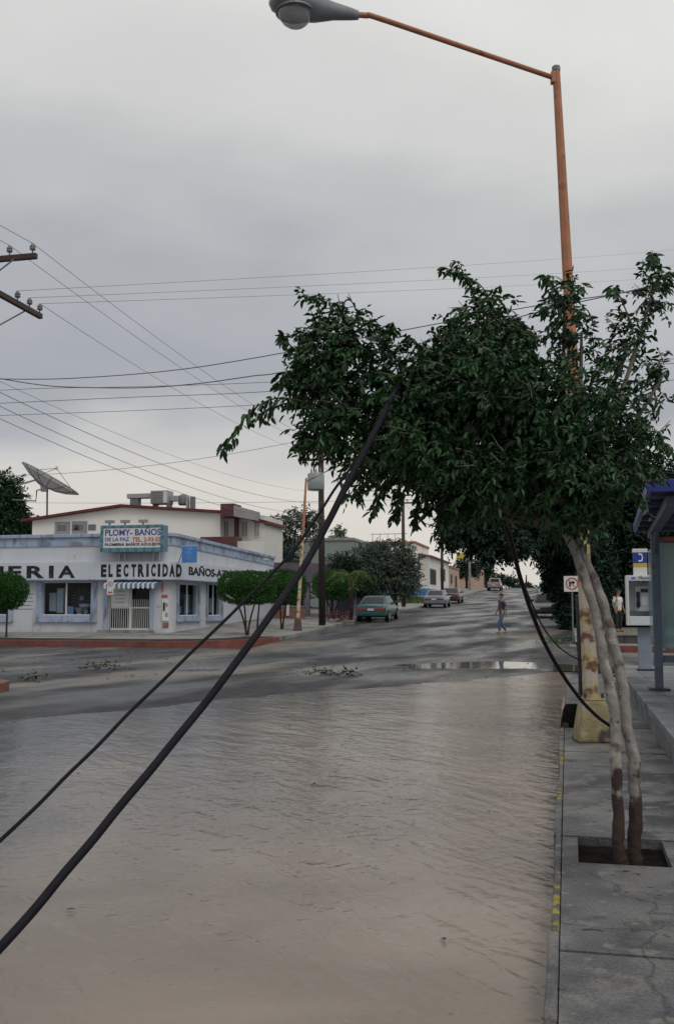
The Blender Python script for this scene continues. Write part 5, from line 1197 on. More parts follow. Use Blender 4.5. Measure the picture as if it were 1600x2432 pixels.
wn_ = MB(W).box(wx0-.06,wx1+.06,TH-.05,TH-.002,wz0-.06,wz0).box(wx0-.06,wx1+.06,TH-.05,TH-.002,wz1,wz1+.06).box(wx0-.06,wx0,TH-.05,TH-.002,wz0,wz1).box(wx1,wx1+.06,TH-.05,TH-.002,wz0,wz1).box((wx0+wx1)/2-.05,(wx0+wx1)/2+.05,TH-.05,TH-.002,wz0,wz1).build('window', m_frame, hw)
for (a_, b_) in ((wx0,(wx0+wx1)/2-.05), ((wx0+wx1)/2+.05,wx1)):
    MB(W).box(a_, b_, TH-.018, TH-.004, wz0, wz1).build('pane', m_greybox, wn_)
    for j in range(2): MB(W).box(a_+.15+.85*j, a_+.75+.85*j, TH-.03, TH-.0185, wz0+.25, wz1-.2).build('louvre', m_acgrille, wn_)
# street side of the house: maroon fascia, grey box canopy, balcony
def SX(px, t): return s_at(px, t)
TQ = TH-.6
MB(W).box(SX(521,TQ), SX(553,TQ), TQ, TQ+1.4, z_t(535,1226,TQ), z_t(535,1196,TQ)).build('fascia', m_maroon, hw)
gq = [(SX(553,TQ)+.003,TQ,z_t(553,1226,TQ)), (SX(599,TQ),TQ+.3,z_t(599,1234,TQ)), (SX(599,TQ),TQ+1.4,z_t(599,1234,TQ)), (SX(553,TQ)+.003,TQ+1.4,z_t(553,1226,TQ))]
gt_ = [(SX(553,TQ)+.003,TQ,z_t(553,1200,TQ)), (SX(599,TQ),TQ+.3,z_t(599,1212,TQ)), (SX(599,TQ),TQ+1.4,z_t(599,1212,TQ)), (SX(553,TQ)+.003,TQ+1.4,z_t(553,1200,TQ))]
MB(W).hexa(gq, gt_).build('box_canopy', m_greybox, hw)
TW = TH+.8
MB(W).box(SX(522,TW), SX(626,TW), TW, TW+4, .6, z_t(560,1226,TW)).build('street_wing', m_cream, hw)
MB(W).hexa([(SX(598,TW),TW-.25,z_t(598,1238,TW)),(SX(634,TW),TW-.25,z_t(634,1244,TW)),(SX(634,TW),TW+4,z_t(634,1244,TW)),(SX(598,TW),TW+4,z_t(598,1238,TW))], [(SX(598,TW),TW-.25,z_t(598,1229,TW)),(SX(634,TW),TW-.25,z_t(634,1237,TW)),(SX(634,TW),TW+4,z_t(634,1237,TW)),(SX(598,TW),TW+4,z_t(598,1229,TW))]).build('wing_roof', m_darkred, hw)
MB(W).box(SX(555,TW-.3), SX(563,TW-.3), TW-.35, TW-.1, z_t(560,1300,TW), z_t(560,1227,TW)).build('post', m_maroon, hw)
MB(W).box(SX(521,TW), SX(525,TW), TW-.1, TW-.002, z_t(523,1276,TW), z_t(523,1226,TW)).build('post', m_maroon, hw)
for (a_, b_) in ((529,543), (572,588), (602,616)):
    f_ = MB(W).box(SX(a_,TW), SX(b_,TW), TW-.05, TW-.002, z_t(a_,1276,TW), z_t(a_,1236,TW)).build('window', m_frame, hw)
    MB(W).box(SX(a_+1.5,TW), SX((a_+b_)/2-.5,TW), TW-.06, TW-.051, z_t(a_,1274,TW), z_t(a_,1239,TW)).build('pane', m_greybox, f_); MB(W).box(SX((a_+b_)/2+.5,TW), SX(b_-1.5,TW), TW-.06, TW-.051, z_t(a_,1274,TW), z_t(a_,1239,TW)).build('pane', m_greybox, f_)
TL = TH-1.4
MB(W).box(SX(474,TL), SX(557,TL), TL, TL+1.2, z_t(500,1310,TL), z_t(500,1275,TL)).build('balcony', m_maroon, hw)
MB(W).box(SX(558,TL), SX(622,TL), TL+.3, TL+1.5, z_t(500,1330,TL), z_t(600,1284,TL)).build('balcony_wall', m_cream, hw)
# air conditioning on the roof ridge
TA = TH+4
def ACs(px): return s_at(px,TA)
def ACz(py): return z_t(330,py,TA)
zr_ = za+.1
acu = thing('air_conditioner', 'boxy grey air conditioner on the white house roof', 'air conditioner', W(ACs(378),TA,zr_))
MB(W).box(ACs(353),ACs(394),TA,TA+1.0,ACz(1197),ACz(1166)).build('cabinet', m_ac, acu, bevel=.02)
for j in range(7): MB(W).box(ACs(355),ACs(383),TA-.02,TA-.001,ACz(1195-4*j),ACz(1193-4*j)).build('grille_slat', m_acgrille, acu)
MB(W).box(ACs(384),ACs(393),TA-.015,TA-.001,ACz(1195),ACz(1169)).build('side_panel', m_phone, acu)
for px in (357,390): MB(W).box(ACs(px),ACs(px+3),TA+.1,TA+.9,zr_-.4,ACz(1197)-.002).build('foot', m_steel, acu)
dct = thing('air_duct', 'grey air duct with elbow left of the roof air conditioner', 'air duct', W(ACs(310),TA,zr_))
MB(W).box(ACs(293),ACs(352.5),TA+.2,TA+.8,ACz(1182),ACz(1171)).build('duct', m_ac, dct, bevel=.03); MB(W).box(ACs(300),ACs(320),TA+.25,TA+.75,zr_-.5,ACz(1182)-.002).build('elbow', m_acgrille, dct, bevel=.03)
vt = thing('roof_fan', 'small cluttered roof ventilation unit right of the air conditioner', 'roof fan', W(ACs(425),TA,zr_))
MB(W).box(ACs(395),ACs(416),TA+.3,TA+.9,ACz(1190),ACz(1178)).build('duct', m_ac, vt); MB().lathe([(.30,0),(.34,.1),(.34,.55),(.2,.7),(.05,.72)], W(ACs(424),TA+.6,ACz(1200)), 12).build('fan_drum', m_acgrille, vt, smooth=True)
MB(W).box(ACs(434),ACs(439),TA+.3,TA+.6,zr_-.5,ACz(1180)).build('vent_pipe', m_ac, vt); MB(W).box(ACs(444),ACs(452),TA+.3,TA+.7,zr_-.6,ACz(1181)).build('vent_pipe', m_acgrille, vt)
# satellite dish
m_dish = glass('dish_wire_mesh', (1,1,1), .45, (.36,.36,.375)); m_dish.node_tree.nodes['Principled BSDF'].inputs['Roughness'].default_value = .6
TD = TH+1.5
dc = on_t(116,1137,TD); db = on_t(113,1222,TD)
dsh = thing('satellite_dish', 'large tilted mesh satellite dish on a mast behind the shop', 'satellite dish', db)
MB().tube([db-Vector((0,0,.5)), on_t(113,1160,TD)], .06, 8).build('mast', m_steel, dsh)
e1, e2_ = on_t(62,1105,TD), on_t(181,1168,TD); ax = (e2_-e1); Rd = ax.length/2; ctr = (e1+e2_)/2; u_ = ax.normalized()
nrm_d = Vector((.42,.10,.88)); nrm_d = (nrm_d - u_*nrm_d.dot(u_)).normalized(); v_ = nrm_d.cross(u_)
mb = MB(); vs2 = []; nr, na = 6, 28
for i in range(nr+1):
    r_ = Rd*(.02+.98*i/nr)
    for j in range(na):
        a_ = 2*math.pi*j/na; vs2.append(ctr - nrm_d*.62*(1-(r_/Rd)**2) + (u_*math.cos(a_)+v_*math.sin(a_))*r_)
fs2 = [(i*na+j, i*na+(j+1)%na, (i+1)*na+(j+1)%na, (i+1)*na+j) for i in range(nr) for j in range(na)]
o_ = mb.add(vs2, fs2).build('reflector', m_dish, dsh, smooth=True); sm = o_.modifiers.new('thick','SOLIDIFY'); sm.thickness = .02
MB().tube([ctr+(u_*math.cos(a)+v_*math.sin(a))*Rd for a in np.linspace(0,2*math.pi,29)], .03, 5, False).build('rim', m_mesh, dsh)
for j in range(12):
    a_ = 2*math.pi*j/12; MB().tube([ctr-nrm_d*(.62*(1-(q_)**2)+.03)+(u_*math.cos(a_)+v_*math.sin(a_))*Rd*q_ for q_ in (.05,.35,.65,1.)], .022, 4).build('rib', m_steel, dsh)
fd = ctr+nrm_d*.75
for j in range(3):
    a_ = 2.1*j+.4; MB().tube([ctr+(u_*math.cos(a_)+v_*math.sin(a_))*Rd*.9-nrm_d*.1, fd], .02, 5).build('feed_strut', m_steel, dsh)
MB().lathe([(.06,-.1),(.09,0),(.09,.12),(.03,.16)], fd, 10).build('feed_horn', m_frame, dsh)
hubp = ctr-nrm_d*.75; MB().box(hubp.x-.22,hubp.x+.22,hubp.y-.15,hubp.y+.15,hubp.z-.2,hubp.z+.15).build('mount', m_ac, dsh, bevel=.03)
MB().tube([hubp, on_t(113,1160,TD)], .06, 6).build('mount_arm', m_steel, dsh)
a0_, a1_, a2_ = on_t(30,1187,TD), on_t(86,1190,TD), on_t(88,1165,TD)
MB().tube([a0_, a1_, a2_, hubp], .045, 6).build('counter_arm', m_steel, dsh)
MB().tube([on_t(50,1150,TD), on_t(85,1140,TD), hubp], .06, 6).build('counter_arm', m_ac, dsh)

# ================================================================== houses up the left side
def box_house(name, label, s0, s1, t0, t1, z0, z1, mw, mr, roof='flat', trim=None, wains=None, doors=(), wins=(), gw=(), eave=.15):
    h = thing(name, label, 'building', W((s0+s1)/2,(t0+t1)/2,z0))
    MB(W).box(s0,s1,t0,t1,z0,z1).build('wall', mw, h)
    if roof == 'flat': MB(W).box(s0-.1,s1+.12,t0-.12,t1+.1,z1+.002,z1+.22).build('roof', trim or mr, h)
    else:
        hh = 1.0; MB(W).prism([(s0-.3,z1+.002),(s1+.35,z1+.002),(s1+.35,z1+.14),((s0+s1)/2,z1+hh),(s0-.3,z1+.14)], lambda a_,b_,d: (a_,d,b_), t0-.2, t1+.2).build('roof', mr, h)
    if wains: MB(W).box(s1+.002,s1+.03,t0+.0,t1,z0,z0+wains[1]).box(s0,s1+.03,t0-.03,t0-.002,z0,z0+wains[1]).build('wainscot', wains[0], h)
    for (ta, tb, za_, zb_, mt) in doors:
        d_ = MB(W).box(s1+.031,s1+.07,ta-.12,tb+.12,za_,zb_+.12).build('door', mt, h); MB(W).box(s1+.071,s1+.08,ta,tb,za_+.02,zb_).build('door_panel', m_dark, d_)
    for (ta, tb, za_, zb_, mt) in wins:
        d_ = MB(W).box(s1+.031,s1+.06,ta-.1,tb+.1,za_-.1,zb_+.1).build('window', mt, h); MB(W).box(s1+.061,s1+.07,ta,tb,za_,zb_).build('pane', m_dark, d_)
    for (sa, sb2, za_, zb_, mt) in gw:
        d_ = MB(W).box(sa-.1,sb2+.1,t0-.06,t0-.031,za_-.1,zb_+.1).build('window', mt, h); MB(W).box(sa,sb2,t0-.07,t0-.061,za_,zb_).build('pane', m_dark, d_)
    return h
pz = lambda t: float(prof(t))
# lilac house with purple porch roof
lh = box_house('lilac_house', 'lilac house with a purple porch roof behind the black pole', -30, -18.2, 60, 70, .9, 4.4, m_lilac, m_lilacd, 'flat', m_greybox, None, (), (), [(-22.5,-21.2,2.0,3.2,m_frame)])
tl = 58.6
MB(W).hexa([(-20,tl-.6,3.25),(s_at(806,tl),tl-.6,2.95),(s_at(806,tl),tl+1.4,2.95),(-20,tl+1.4,3.25)], [(-20,tl-.2,4.35),(s_at(800,tl),tl-.2,4.15),(s_at(800,tl),tl+1.4,4.15),(-20,tl+1.4,4.35)]).build('porch_roof', m_lilacd, lh)
for px, zc in ((733,3.2), (797,2.96)): MB(W).box(s_at(px-4.5,tl),s_at(px+4.5,tl),tl-.35,tl-.1,.85,zc).build('porch_column', m_lilac, lh)
MB(W).box(s_at(842,tl),s_at(849,tl),tl-.35,tl-.1,.85,2.75).build('gate_pillar', m_lilac, lh)
for px in (775,): MB(W).box(s_at(px-30,tl),s_at(px+66,tl),tl+1.35,tl+1.39,.85,3.2).build('porch_back', m_lilac, lh)
# brick red garden wall and white post
tg = 54.6
gw_ = thing('garden_wall', 'low brick red garden wall between the shop and the lamp post', 'wall', W(s_at(680,tg),tg,.7))
MB(W).box(s_at(651,tg),s_at(722,tg),tg,tg+.2,.6,z_t(680,1441,tg)).build('wall', m_brick, gw_); MB(W).box(s_at(681,tg),s_at(687,tg),tg-.08,tg-.002,z_t(684,1462,tg),z_t(684,1436,tg)).build('pilaster', m_pwhite, gw_)
MB(W).box(s_at(649,tg),s_at(724,tg),tg-.04,tg+.24,z_t(680,1441,tg)+.002,z_t(680,1441,tg)+.06).build('coping', m_conc2, gw_)
# flower bed of dark red plants under the clipped tree
tf_ = 51; fbp = W(s_at(800,tf_),tf_,.75)
fbed = thing('flower_bed', 'low bed of dull red plants beneath the clipped tree', 'plant bed', fbp)
MB(W).box(s_at(772,tf_),s_at(838,tf_),tf_-.5,tf_+.3,.6,.86).build('edging', m_conc2, fbed)
Pf, df = sample_blobs([(W(s_at(805,tf_),tf_-.1,.95),(.85,.35,.28),1.)], 130, .6); leaf_mesh('plants', *twig_leaves(Pf, nrm(df+np.array([0,0,.5])), .2*np.ones(len(Pf)), 5, .12, .06, .1, (0,0,0)), M('red_leaf', (.13,.045,.05), .6, .3, 3, island=.4), fbed)
# cream yard wall and white planter
yw = thing('yard_wall', 'cream yard wall behind the teal car', 'wall', W(-14.4,62,1.0))
MB(W).box(-14.6,-14.35,59.5,79,.7,2.45).build('wall', m_cream, yw); MB(W).box(-14.65,-14.3,59.4,79.1,2.452,2.52).build('coping', m_conc2, yw)
for t_ in (59.6, 64.5, 69.4, 74.3): MB(W).box(-14.3,-14.18,t_,t_+.4,.8,2.44).build('pilaster', m_pwhite, yw)
wp = thing('planter', 'long white concrete planter on the verge just beyond the teal car', 'planter', W(-12.1,66,1.2))
MB(W).box(-12.6,-11.7,62.5,71.5,.9,1.85).build('trough', m_pwhite, wp, bevel=.03); MB(W).box(-12.5,-11.8,62.6,71.4,1.852,1.875).build('soil', m_soil, wp)
Pf, df = sample_blobs([(W(-12.1,t_,2.0),(.35,.6,.25),1.) for t_ in (63.5,65,66.5,69)], 150, .6); leaf_mesh('plants', *twig_leaves(Pf, nrm(df+np.array([0,0,.4])), .25*np.ones(len(Pf)), 5, .15, .07, .1, (0,0,0)), m_leaf_far, wp)
# grey flat building on the hillside beyond the trees
box_house('grey_house', 'grey green flat-roofed house half hidden behind the trees beyond the lilac house', -34, -17.5, 82, 96, 1.5, 1.6+.063*88, M('grey_green_wall', (.24,.28,.27), .8, .1, .6), m_greybox, 'flat', m_greybox)
# white house with terracotta roof edge: gable end to us, side along the street
s_h = -16.0; t_h0, t_h1 = t_at(985,s_h), t_at(1018,s_h)
h1 = box_house('white_street_house', 'tall white house with terracotta roof edge and blue base up the street', s_at(872,t_h0), s_h, t_h0, t_h1, pz(t_h0)-.3, z_t(985,1290,t_h0), m_white, m_orangetrim, 'flat', m_orangetrim, (m_house_blue, 1.7), (), [(t_h0+2,t_h0+3.2,5.6,7.0,m_frame),(t_h0+6,t_h0+7.2,5.6,7.0,m_frame)], [(s_h-7,s_h-5.6,5.6,7.2,m_frame),(s_h-3.4,s_h-2.2,5.6,7.2,m_frame)])
zt_ = z_t(985,1284,t_h0)
MB(W).box(s_at(868,t_h0), s_h-3, t_h0-.05, t_h0-.002, zt_-1.0, zt_-.35).build('fascia', m_greybox, h1)
for j in range(5): MB().tube([W(s_at(885+j*18,t_h0+1),t_h0+1,zt_+.1), W(s_at(885+j*18,t_h0+1),t_h0+1,zt_+.85)], .03, 5).build('railing_post', m_steel, h1)
MB().tube([W(s_at(880,t_h0+1),t_h0+1,zt_+.85), W(s_at(968,t_h0+1),t_h0+1,zt_+.85)], .035, 5).build('railing', m_steel, h1)
# cream house with brown tiled roof and blue door
s_c = -14.9; a_, b_ = t_at(1019,s_c), t_at(1066,s_c)
box_house('cream_house', 'cream house with brown tiled roof and a blue-framed door up the street', -24, s_c, a_, b_, pz(a_)-.3, z_s(1040,1330,s_c), m_cream, m_tileroof, 'gable', None, (m_house_blue, 1.2),
          [(t_at(1021,s_c),t_at(1034,s_c),z_s(1028,1388,s_c),z_s(1028,1354,s_c),m_house_blue)], [(t_at(1046,s_c),t_at(1056,s_c),z_s(1050,1378,s_c),z_s(1050,1352,s_c),m_house_blue)])
a2, b2_ = t_at(1067,s_c)+.3, t_at(1090,s_c)
box_house('pink_house', 'low pink house with dark doorway beyond the cream one', -24, s_c, a2, b2_, pz(a2)-.3, z_s(1075,1350,s_c), m_pinkwall, m_orangetrim, 'flat', m_conc2, None, [(t_at(1080,s_c),t_at(1084,s_c),z_s(1082,1396,s_c),z_s(1082,1368,s_c),m_pinkwall)], [(t_at(1070,s_c),t_at(1073,s_c),z_s(1071,1385,s_c),z_s(1071,1365,s_c),m_house_blue)])
s_p = -14.0; a3, b3_ = 172, 186
box_house('orange_house', 'small orange and white house near the crest of the street', -26, s_p, a3, b3_, pz(a3)-.3, pz(a3)+3.4, m_pinkwall, m_conc2, 'flat', m_conc2, None, [(a3+4,a3+5,pz(a3)+.2,pz(a3)+2.3,m_pwhite)], [(a3+8,a3+9.5,pz(a3)+1.2,pz(a3)+2.3,m_pwhite)])
# yellow billboard above the far roofs
bbp = at_depth(1098, 1330, 165); bb = thing('billboard', 'small yellow billboard above the far roofs on the left', 'billboard', Vector((bbp.x,bbp.y,pz(165))))
MB().box(bbp.x-1.0,bbp.x+1.0,bbp.y,bbp.y+.15,bbp.z,bbp.z+1.2).build('panel', m_mustard, bb)
for dx in (-.7,.7): MB().tube([Vector((bbp.x+dx,bbp.y+.2,pz(165))), Vector((bbp.x+dx,bbp.y+.2,bbp.z+1.0))], .08, 6).build('leg', m_steel, bb)
# ================================================================== vehicles
RZ = math.atan2(C, SN)          # heading up the street
def car(label, cat, loc, heading, slope, paint, Lc=4.3, Wc=1.68, style='sedan', group='cars parked along the street'):
    root = thing('parked_car', label, cat, loc, group, (0, -slope, heading)); h = Wc/2; l = Lc/2
    if style == 'sedan':
        stn = [(-l,.42,.66,.88),(-l+.05,.30,.86,.95),(-l+.35,.24,.94,.99),(-l+.9,.22,.95,1.0),(-.3,.2,.92,1.0),(.6,.2,.90,1.0),(l-.9,.22,.84,.99),(l-.3,.24,.74,.96),(l-.06,.30,.66,.9),(l,.4,.56,.82)]
        gb0, gb1, gt0, gt1, zr_, zbelt = -l+.55, l-1.35, -l+1.30, .38, 1.36, .915
    elif style == 'van':
        stn = [(-l,.4,1.0,.95),(-l+.04,.3,1.05,1.0),(-.3,.24,1.05,1.0),(.6,.24,1.05,1.0),(l-.7,.24,1.02,1.0),(l-.15,.26,.9,.96),(l,.36,.72,.9)]
        gb0, gb1, gt0, gt1, zr_, zbelt = -l+.02, l-.45, -l+.10, l-1.25, 2.0, 1.04
    else:  # pickup
        stn = [(-l,.5,.82,.94),(-l+.05,.42,.98,.98),(-.2,.36,.98,1.0),(.5,.36,1.0,1.0),(l-.9,.36,.98,1.0),(l-.2,.38,.9,.97),(l,.45,.75,.92)]
        gb0, gb1, gt0, gt1, zr_, zbelt = -.25, l-1.15, -.15, l-1.75, 1.66, .97
    vs2 = []; n_ = 12
    for (x, zb_, zt_, k_) in stn:
        w_ = h*k_; half = [(0,zb_),(.86*w_,zb_),(.97*w_,zb_+.10),(w_,(zb_+zt_)/2),(.965*w_,zt_-.07),(.87*w_,zt_),(0,zt_+.02)]
        ring = [(x,-a,b) for a,b in half] + [(x,a,b) for a,b in half[-2:0:-1]]
        vs2 += ring
    fs2 = [(i*n_+j, i*n_+(j+1)%n_, (i+1)*n_+(j+1)%n_, (i+1)*n_+j) for i in range(len(stn)-1) for j in range(n_)] + [tuple(range(n_)), tuple(range((len(stn)-1)*n_, len(stn)*n_))]
    body = MB().add(vs2, fs2).build('body', paint, root, smooth=True, local=True); body.modifiers.new('edge','BEVEL').width = .02
    wb, wt = h*.90, h*.72
    gq = [(gb0,-wb,zbelt),(gb1,-wb,zbelt),(gb1,wb,zbelt),(gb0,wb,zbelt)]; gt_ = [(gt0,-wt,zr_),(gt1,-wt,zr_),(gt1,wt,zr_),(gt0,wt,zr_)]
    MB().hexa(gq, gt_).build('cabin', paint, root, local=True, bevel=.05)
    def panel(q4, name, m0=.1, m1=.9, n0=.12, n1=.86, off=.012, mat=None):
        a, b, c, d = [Vector(p) for p in q4]; f = lambda u, v: (a.lerp(b,u)).lerp(d.lerp(c,u), v); nn = (b-a).cross(d-a).normalized()
        p = [f(m0,n0), f(m1,n0), f(m1,n1), f(m0,n1)]
        return MB().hexa([x - nn*.004 for x in p], [x + nn*off for x in p]).build(name, mat or m_glasscar, root, local=True)
    panel([gq[0],gq[3],gt_[3],gt_[0]][::1] if False else [gq[3],gq[0],gt_[0],gt_[3]], 'rear_window'); panel([gq[1],gq[2],gt_[2],gt_[1]], 'windscreen', .08, .92)
    for (a, b, c, d) in ((gq[0],gq[1],gt_[1],gt_[0]), (gq[2],gq[3],gt_[3],gt_[2])):
        panel([a,b,c,d], 'side_window', .10, .50); panel([a,b,c,d], 'side_window', .53, .90)
    for (x, sx) in ((-l+.80, 0), (l-.78, 1)):
        for sy in (-1,1):
            r_ = .30 if style != 'pickup' else .35; w0 = sy*(h-.17); w1 = sy*(h+.012); cz = r_
            u_, v_ = Vector((1,0,0)), Vector((0,0,1))
            MB().disc(Vector((x,sy*(h-.02),cz+.01)), u_, v_, 0, r_+.045, -sy*.028, 20).build('wheel_arch', m_chrome, root, local=True)
            wh = MB().disc(Vector((x,w0,cz)), u_, v_, .02, r_, -sy*abs(w1-w0)-sy*.02, 20).build('wheel', m_rubber, root, local=True, smooth=False)
            MB().disc(Vector((x,w1+sy*.018,cz)), u_, v_, .01, r_*.62, -sy*.014, 16).build('rim', m_hub, wh, local=True)
    zl_ = stn[1][2]-.19
    if style == 'sedan':
        for sy in (-1,1): MB().box(-l-.012,-l+.10,min(sy*h*.27,sy*h*.86),max(sy*h*.27,sy*h*.86),zl_-.06,zl_+.06).build('tail_light', m_tail, root, local=True, bevel=.01)
    else:
        for sy in (-1,1): MB().box(-l-.012,-l+.10,min(sy*h*.72,sy*h*.9),max(sy*h*.72,sy*h*.9),zl_-.14,zl_+.1).build('tail_light', m_tail, root, local=True, bevel=.01)
    MB().box(-l-.014,-l+.05,-.17,.17,zl_-.06,zl_+.06).build('number_plate', m_plate, root, local=True)
    MB().box(-l-.06,-l+.12,-h*.93,h*.93,.33,.52).build('rear_bumper', paint if style=='sedan' else m_chrome, root, local=True, bevel=.03)
    MB().box(l-.12,l+.05,-h*.9,h*.9,.32,.50).build('front_bumper', m_chrome, root, local=True, bevel=.03)
    zf = stn[-2][2]-.08
    for sy in (-1,1): MB().box(l-.12,l+.012,min(sy*h*.48,sy*h*.82),max(sy*h*.48,sy*h*.82),zf-.08,zf+.05).build('head_light', m_head, root, local=True, bevel=.01)
    MB().box(l-.1,l+.008,-h*.42,h*.42,zf-.07,zf+.03).build('grille', m_chrome, root, local=True)
    for sy in (-1,1): MB().box(gb1-.32,gb1-.18,min(sy*(h*.9),sy*(h+.14)),max(sy*(h*.9),sy*(h+.14)),zbelt,zbelt+.12).build('wing_mirror', m_chrome, root, local=True, bevel=.02)
    if style == 'pickup':
        MB().box(-l+.06,-.3,-h*.86,h*.86,.985,1.0).build('bed_floor', m_chrome, root, local=True)
        for sy in (-1,1): MB().box(-l+.03,-.28,min(sy*h*.88,sy*h*.96),max(sy*h*.88,sy*h*.96),.94,1.16).build('bed_side', paint, root, local=True)
        MB().box(-l,-l+.05,-h*.88,h*.88,.7,1.16).build('tailgate', paint, root, local=True)
    return root
def paint(n, c, r=.28): return M(n, c, r, .08, 1.5, spec=.6)
def onroad(s, t): p = W(s, t, float(road_z(s,t))+.0); return p
s0 = -10.1; t0 = t_at(889, s0)
car('teal sedan parked at the left kerb in front of the grey-green tree', 'car', onroad(-10.35, 55.3), RZ, .035, paint('teal_paint', (.018,.078,.088)), 4.4, 1.72)
car('silver grey sedan parked farther up the left kerb', 'car', onroad(-10.15, 80), RZ, .032, paint('silver_paint', (.15,.17,.215)), 4.3, 1.7)
car('dark sedan parked just beyond the silver grey one', 'car', onroad(-10.1, 90), RZ, .036, paint('black_paint', (.025,.028,.032)), 4.2, 1.7)
car('pale pinkish pickup parked near the crest of the street', 'pickup', onroad(-9.6, 138), RZ, .036, paint('dusty_paint', (.36,.31,.31)), 4.7, 1.8, 'pickup')
pr = at_depth(1287, 1465, 58); sR, tR = st(pr)
car('dark grey sedan parked on the right below the tall shrub', 'car', onroad(-1.1, tR+1), RZ+math.pi, -.033, paint('dark_grey_paint', (.085,.085,.10)), 4.5, 1.78)
car('pale blue-white van parked on the right beyond the dark grey sedan', 'van', onroad(-1.5, 84), RZ, .03, paint('pale_van_paint', (.42,.47,.53)), 4.4, 1.75, 'van')

# ================================================================== people
def skin_obj(name, nodes, edges, mat, parent, sub=1):
    me = bpy.data.meshes.new(name); me.from_pydata([n[0] for n in nodes], edges, [])
    o = bpy.data.objects.new(name, me); col.objects.link(o)
    sk = o.modifiers.new('skin', 'SKIN'); sk.use_smooth_shade = True
    for i, n in enumerate(nodes):
        r_ = n[1]; r_ = (r_, r_) if isinstance(r_, (int,float)) else r_
        me.skin_vertices[0].data[i].radius = r_; me.skin_vertices[0].data[i].use_root = (i == 0)
    ss = o.modifiers.new('sub', 'SUBSURF'); ss.levels = sub; ss.render_levels = sub
    bpy.context.view_layer.update()
    m2 = bpy.data.meshes.new_from_object(o.evaluated_get(bpy.context.evaluated_depsgraph_get())); bpy.data.objects.remove(o); bpy.data.meshes.remove(me)
    m2.materials.clear(); m2.polygons.foreach_set('use_smooth', [True]*len(m2.polygons)); m2.name = name
    return link(name, m2, mat, parent)
def person(label, loc, heading, J, m_top, m_leg, sleeve=.55, hgt=1.72):
    """J: joints in local coordinates (x forward, y left, z up) for a 1.72 m figure"""
    root = thing('person', label, 'person', loc, None, (0,0,heading)); k = hgt/1.72; root.scale = (k,k,k)
    N = []; E = []; ix = {}
    def nd(n, p, r_, par=None):
        ix[n] = len(N); N.append((Vector(p), r_))
        if par: E.append((ix[par], ix[n]))
    nd('pel', (0,0,.93), (.135,.105)); nd('abd', (0,0,1.06), (.125,.095), 'pel'); nd('che', (.01,0,1.24), (.15,.11), 'abd'); nd('sho', (.0,0,1.38), (.12,.085), 'che')
    nd('nec', (.01,0,1.47), .052, 'sho'); nd('jaw', (.035,0,1.54), (.062,.075), 'nec'); nd('hed', (.02,0,1.63), (.075,.092), 'jaw'); nd('crn', (.01,0,1.70), (.045,.055), 'hed')
    for sd_, y in (('L',1),('R',-1)):
        hp, kn, an, toe, el, wr = J[sd_]
        nd('hip'+sd_, (0,y*.085,.88), .085, 'pel'); nd('kne'+sd_, kn, .057, 'hip'+sd_); nd('ank'+sd_, an, .038, 'kne'+sd_); nd('toe'+sd_, toe, .032, 'ank'+sd_)
        nd('shl'+sd_, (0,y*.185,1.37), .058, 'sho'); nd('elb'+sd_, el, .040, 'shl'+sd_); nd('wri'+sd_, wr, .026, 'elb'+sd_)
        el, wr = Vector(el), Vector(wr); f_ = (wr-el).normalized(); pl = wr+f_*.075; nd('pal'+sd_, pl, (.034,.018), 'wri'+sd_)
        fw_ = Vector((1,0,0)) - f_*f_.x; fw_.normalize()
        for q, (o_, ln) in enumerate(((.026,.085),(.009,.095),(-.009,.09),(-.026,.07))):
            b_ = pl+fw_*o_+f_*.02; nd('f%d%s'%(q,sd_), b_+f_*ln*.5, .009, 'pal'+sd_); nd('g%d%s'%(q,sd_), b_+f_*ln*.85+Vector((0,-y*.02,0)), .0075, 'f%d%s'%(q,sd_))
        nd('th'+sd_, wr+f_*.035+fw_*.04, .011, 'wri'+sd_); nd('ti'+sd_, wr+f_*.085+fw_*.052, .009, 'th'+sd_)
    skin_obj('body', N, E, m_skin, root, 1)
    # face and hair
    MB().ball((.118,0,1.605), .016, .014, .024, 8, 6).build('nose', m_skin, root, smooth=True, local=True)
    for y in (-1,1):
        MB().ball((.098,y*.031,1.637), .010, .014, .008, 8, 6).build('eye', m_hair, root, smooth=True, local=True)
        MB().ball((.015,y*.083,1.61), .018, .010, .03, 8, 6).build('ear', m_skin, root, smooth=True, local=True)
    MB().box(.094,.104,-.024,.024,1.565,1.573).build('mouth', m_pred, root, local=True)
    hv = MB(); vs2 = []; na, nr = 18, 8
    for i in range(nr+1):
        th = math.pi*.60*i/nr
        for j in range(na):
            a = 2*math.pi*j/na; cut = .52 if math.cos(a) > .55 else 1.0
            t_ = th*(.66 if math.cos(a) > .5 else 1.); vs2.append((.012+.098*math.sin(t_)*math.cos(a)+.001, .092*math.sin(t_)*math.sin(a), 1.645+.105*math.cos(t_)))
    hv.add(vs2, [(i*na+j, i*na+(j+1)%na, (i+1)*na+(j+1)%na, (i+1)*na+j) for i in range(nr) for j in range(na)]).build('hair', m_hair, root, smooth=True, local=True)
    # shirt
    N2 = [N[ix[n]] for n in ('pel','abd','che','sho')]; N2 = [(N2[0][0]-Vector((0,0,.12)),(.165,.135)),(N2[0][0]+Vector((0,0,.02)),(.16,.128)),(N2[1][0],(.15,.12)),(N2[2][0],(.172,.13)),(N2[3][0]+Vector((0,0,.01)),(.13,.095))]
    E2 = [(0,1),(1,2),(2,3),(3,4)]
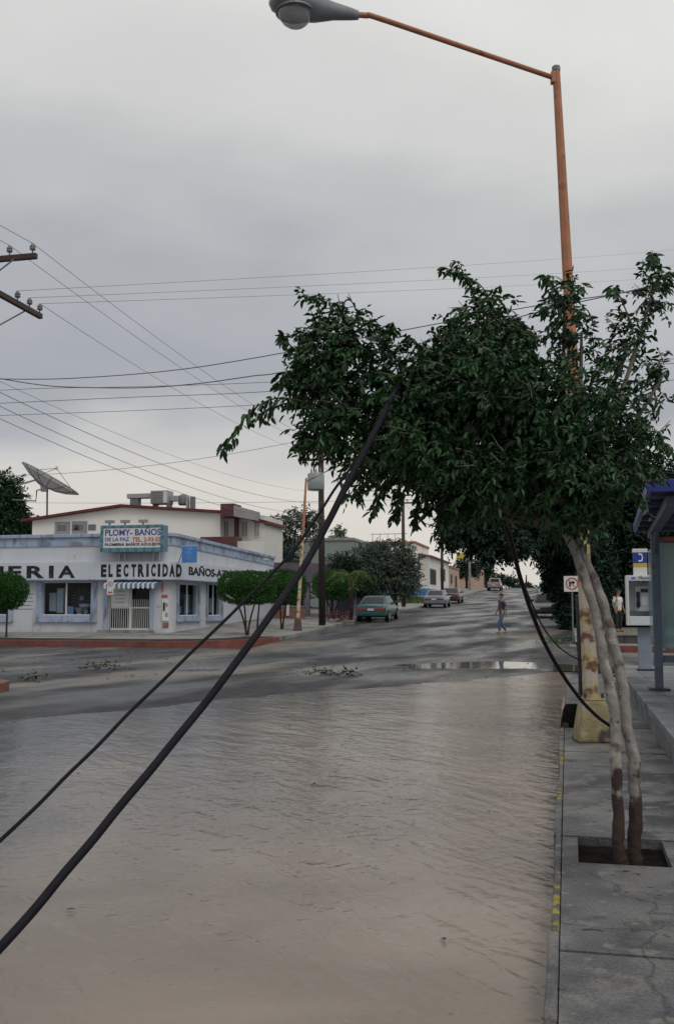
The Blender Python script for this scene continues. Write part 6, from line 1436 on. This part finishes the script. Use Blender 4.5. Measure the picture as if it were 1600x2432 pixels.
    for sd_ in 'LR':
        a, b = N[ix['shl'+sd_]][0], N[ix['elb'+sd_]][0]; i0 = len(N2); N2 += [(a,.072),(a.lerp(b,sleeve+.25),.058)]; E2 += [(4,i0),(i0,i0+1)]
    skin_obj('shirt', N2, E2, m_top, root, 1)
    N3 = [(Vector((0,0,.96)),(.14,.112)),(Vector((0,0,.87)),(.13,.11))]; E3 = [(0,1)]
    for sd_, y in (('L',1),('R',-1)):
        kn, an = N[ix['kne'+sd_]][0], N[ix['ank'+sd_]][0]; i0 = len(N3)
        N3 += [(Vector((0,y*.088,.84)),.098),(kn,.072),(kn.lerp(an,.93),.058)]; E3 += [(1,i0),(i0,i0+1),(i0+1,i0+2)]
    skin_obj('trousers', N3, E3, m_leg, root, 1)
    for sd_ in 'LR':
        an, toe = N[ix['ank'+sd_]][0], N[ix['toe'+sd_]][0]; d = (toe-an); d.z = 0; d.normalize(); a0_ = Vector((an.x,an.y,min(an.z,toe.z+.06)))
        skin_obj('shoe', [(a0_-d*.05+Vector((0,0,-.03)),(.045,.04)),(a0_+d*.06+Vector((0,0,-.04)),(.048,.036)),(toe+d*.03,(.042,.03))], [(0,1),(1,2)], m_shoe, root, 1)
    return root
walkJ = {'L': ((0,0,0),(.17,.09,.48),(.16,.09,.09),(.30,.09,.04),(-.12,.215,1.13),(-.10,.215,.90)), 'R': ((0,0,0),(.03,-.09,.47),(-.22,-.09,.12),(-.10,-.09,.035),(.06,-.215,1.12),(.17,-.20,.91))}
standJ = {'L': ((0,0,0),(.02,.10,.47),(0,.11,.08),(.13,.13,.035),(-.03,.27,1.12),(.06,.27,.89)), 'R': ((0,0,0),(.02,-.10,.47),(0,-.11,.08),(.13,-.13,.035),(-.03,-.27,1.12),(.06,-.26,.89))}
pw_ = at_depth(1192, 1508, 43.2); ps_, pt2 = st(pw_)
person('person in slate blue shirt and jeans walking across the wet street', onroad(ps_, pt2), math.pi+.25, walkJ, m_shirt1, m_denim)
pq = at_depth(1468, 1500, 41.0); pq.z = .56
person('person in white shirt and dark trousers standing behind the payphone', pq, -1.0, standJ, m_shirt2, m_trous)
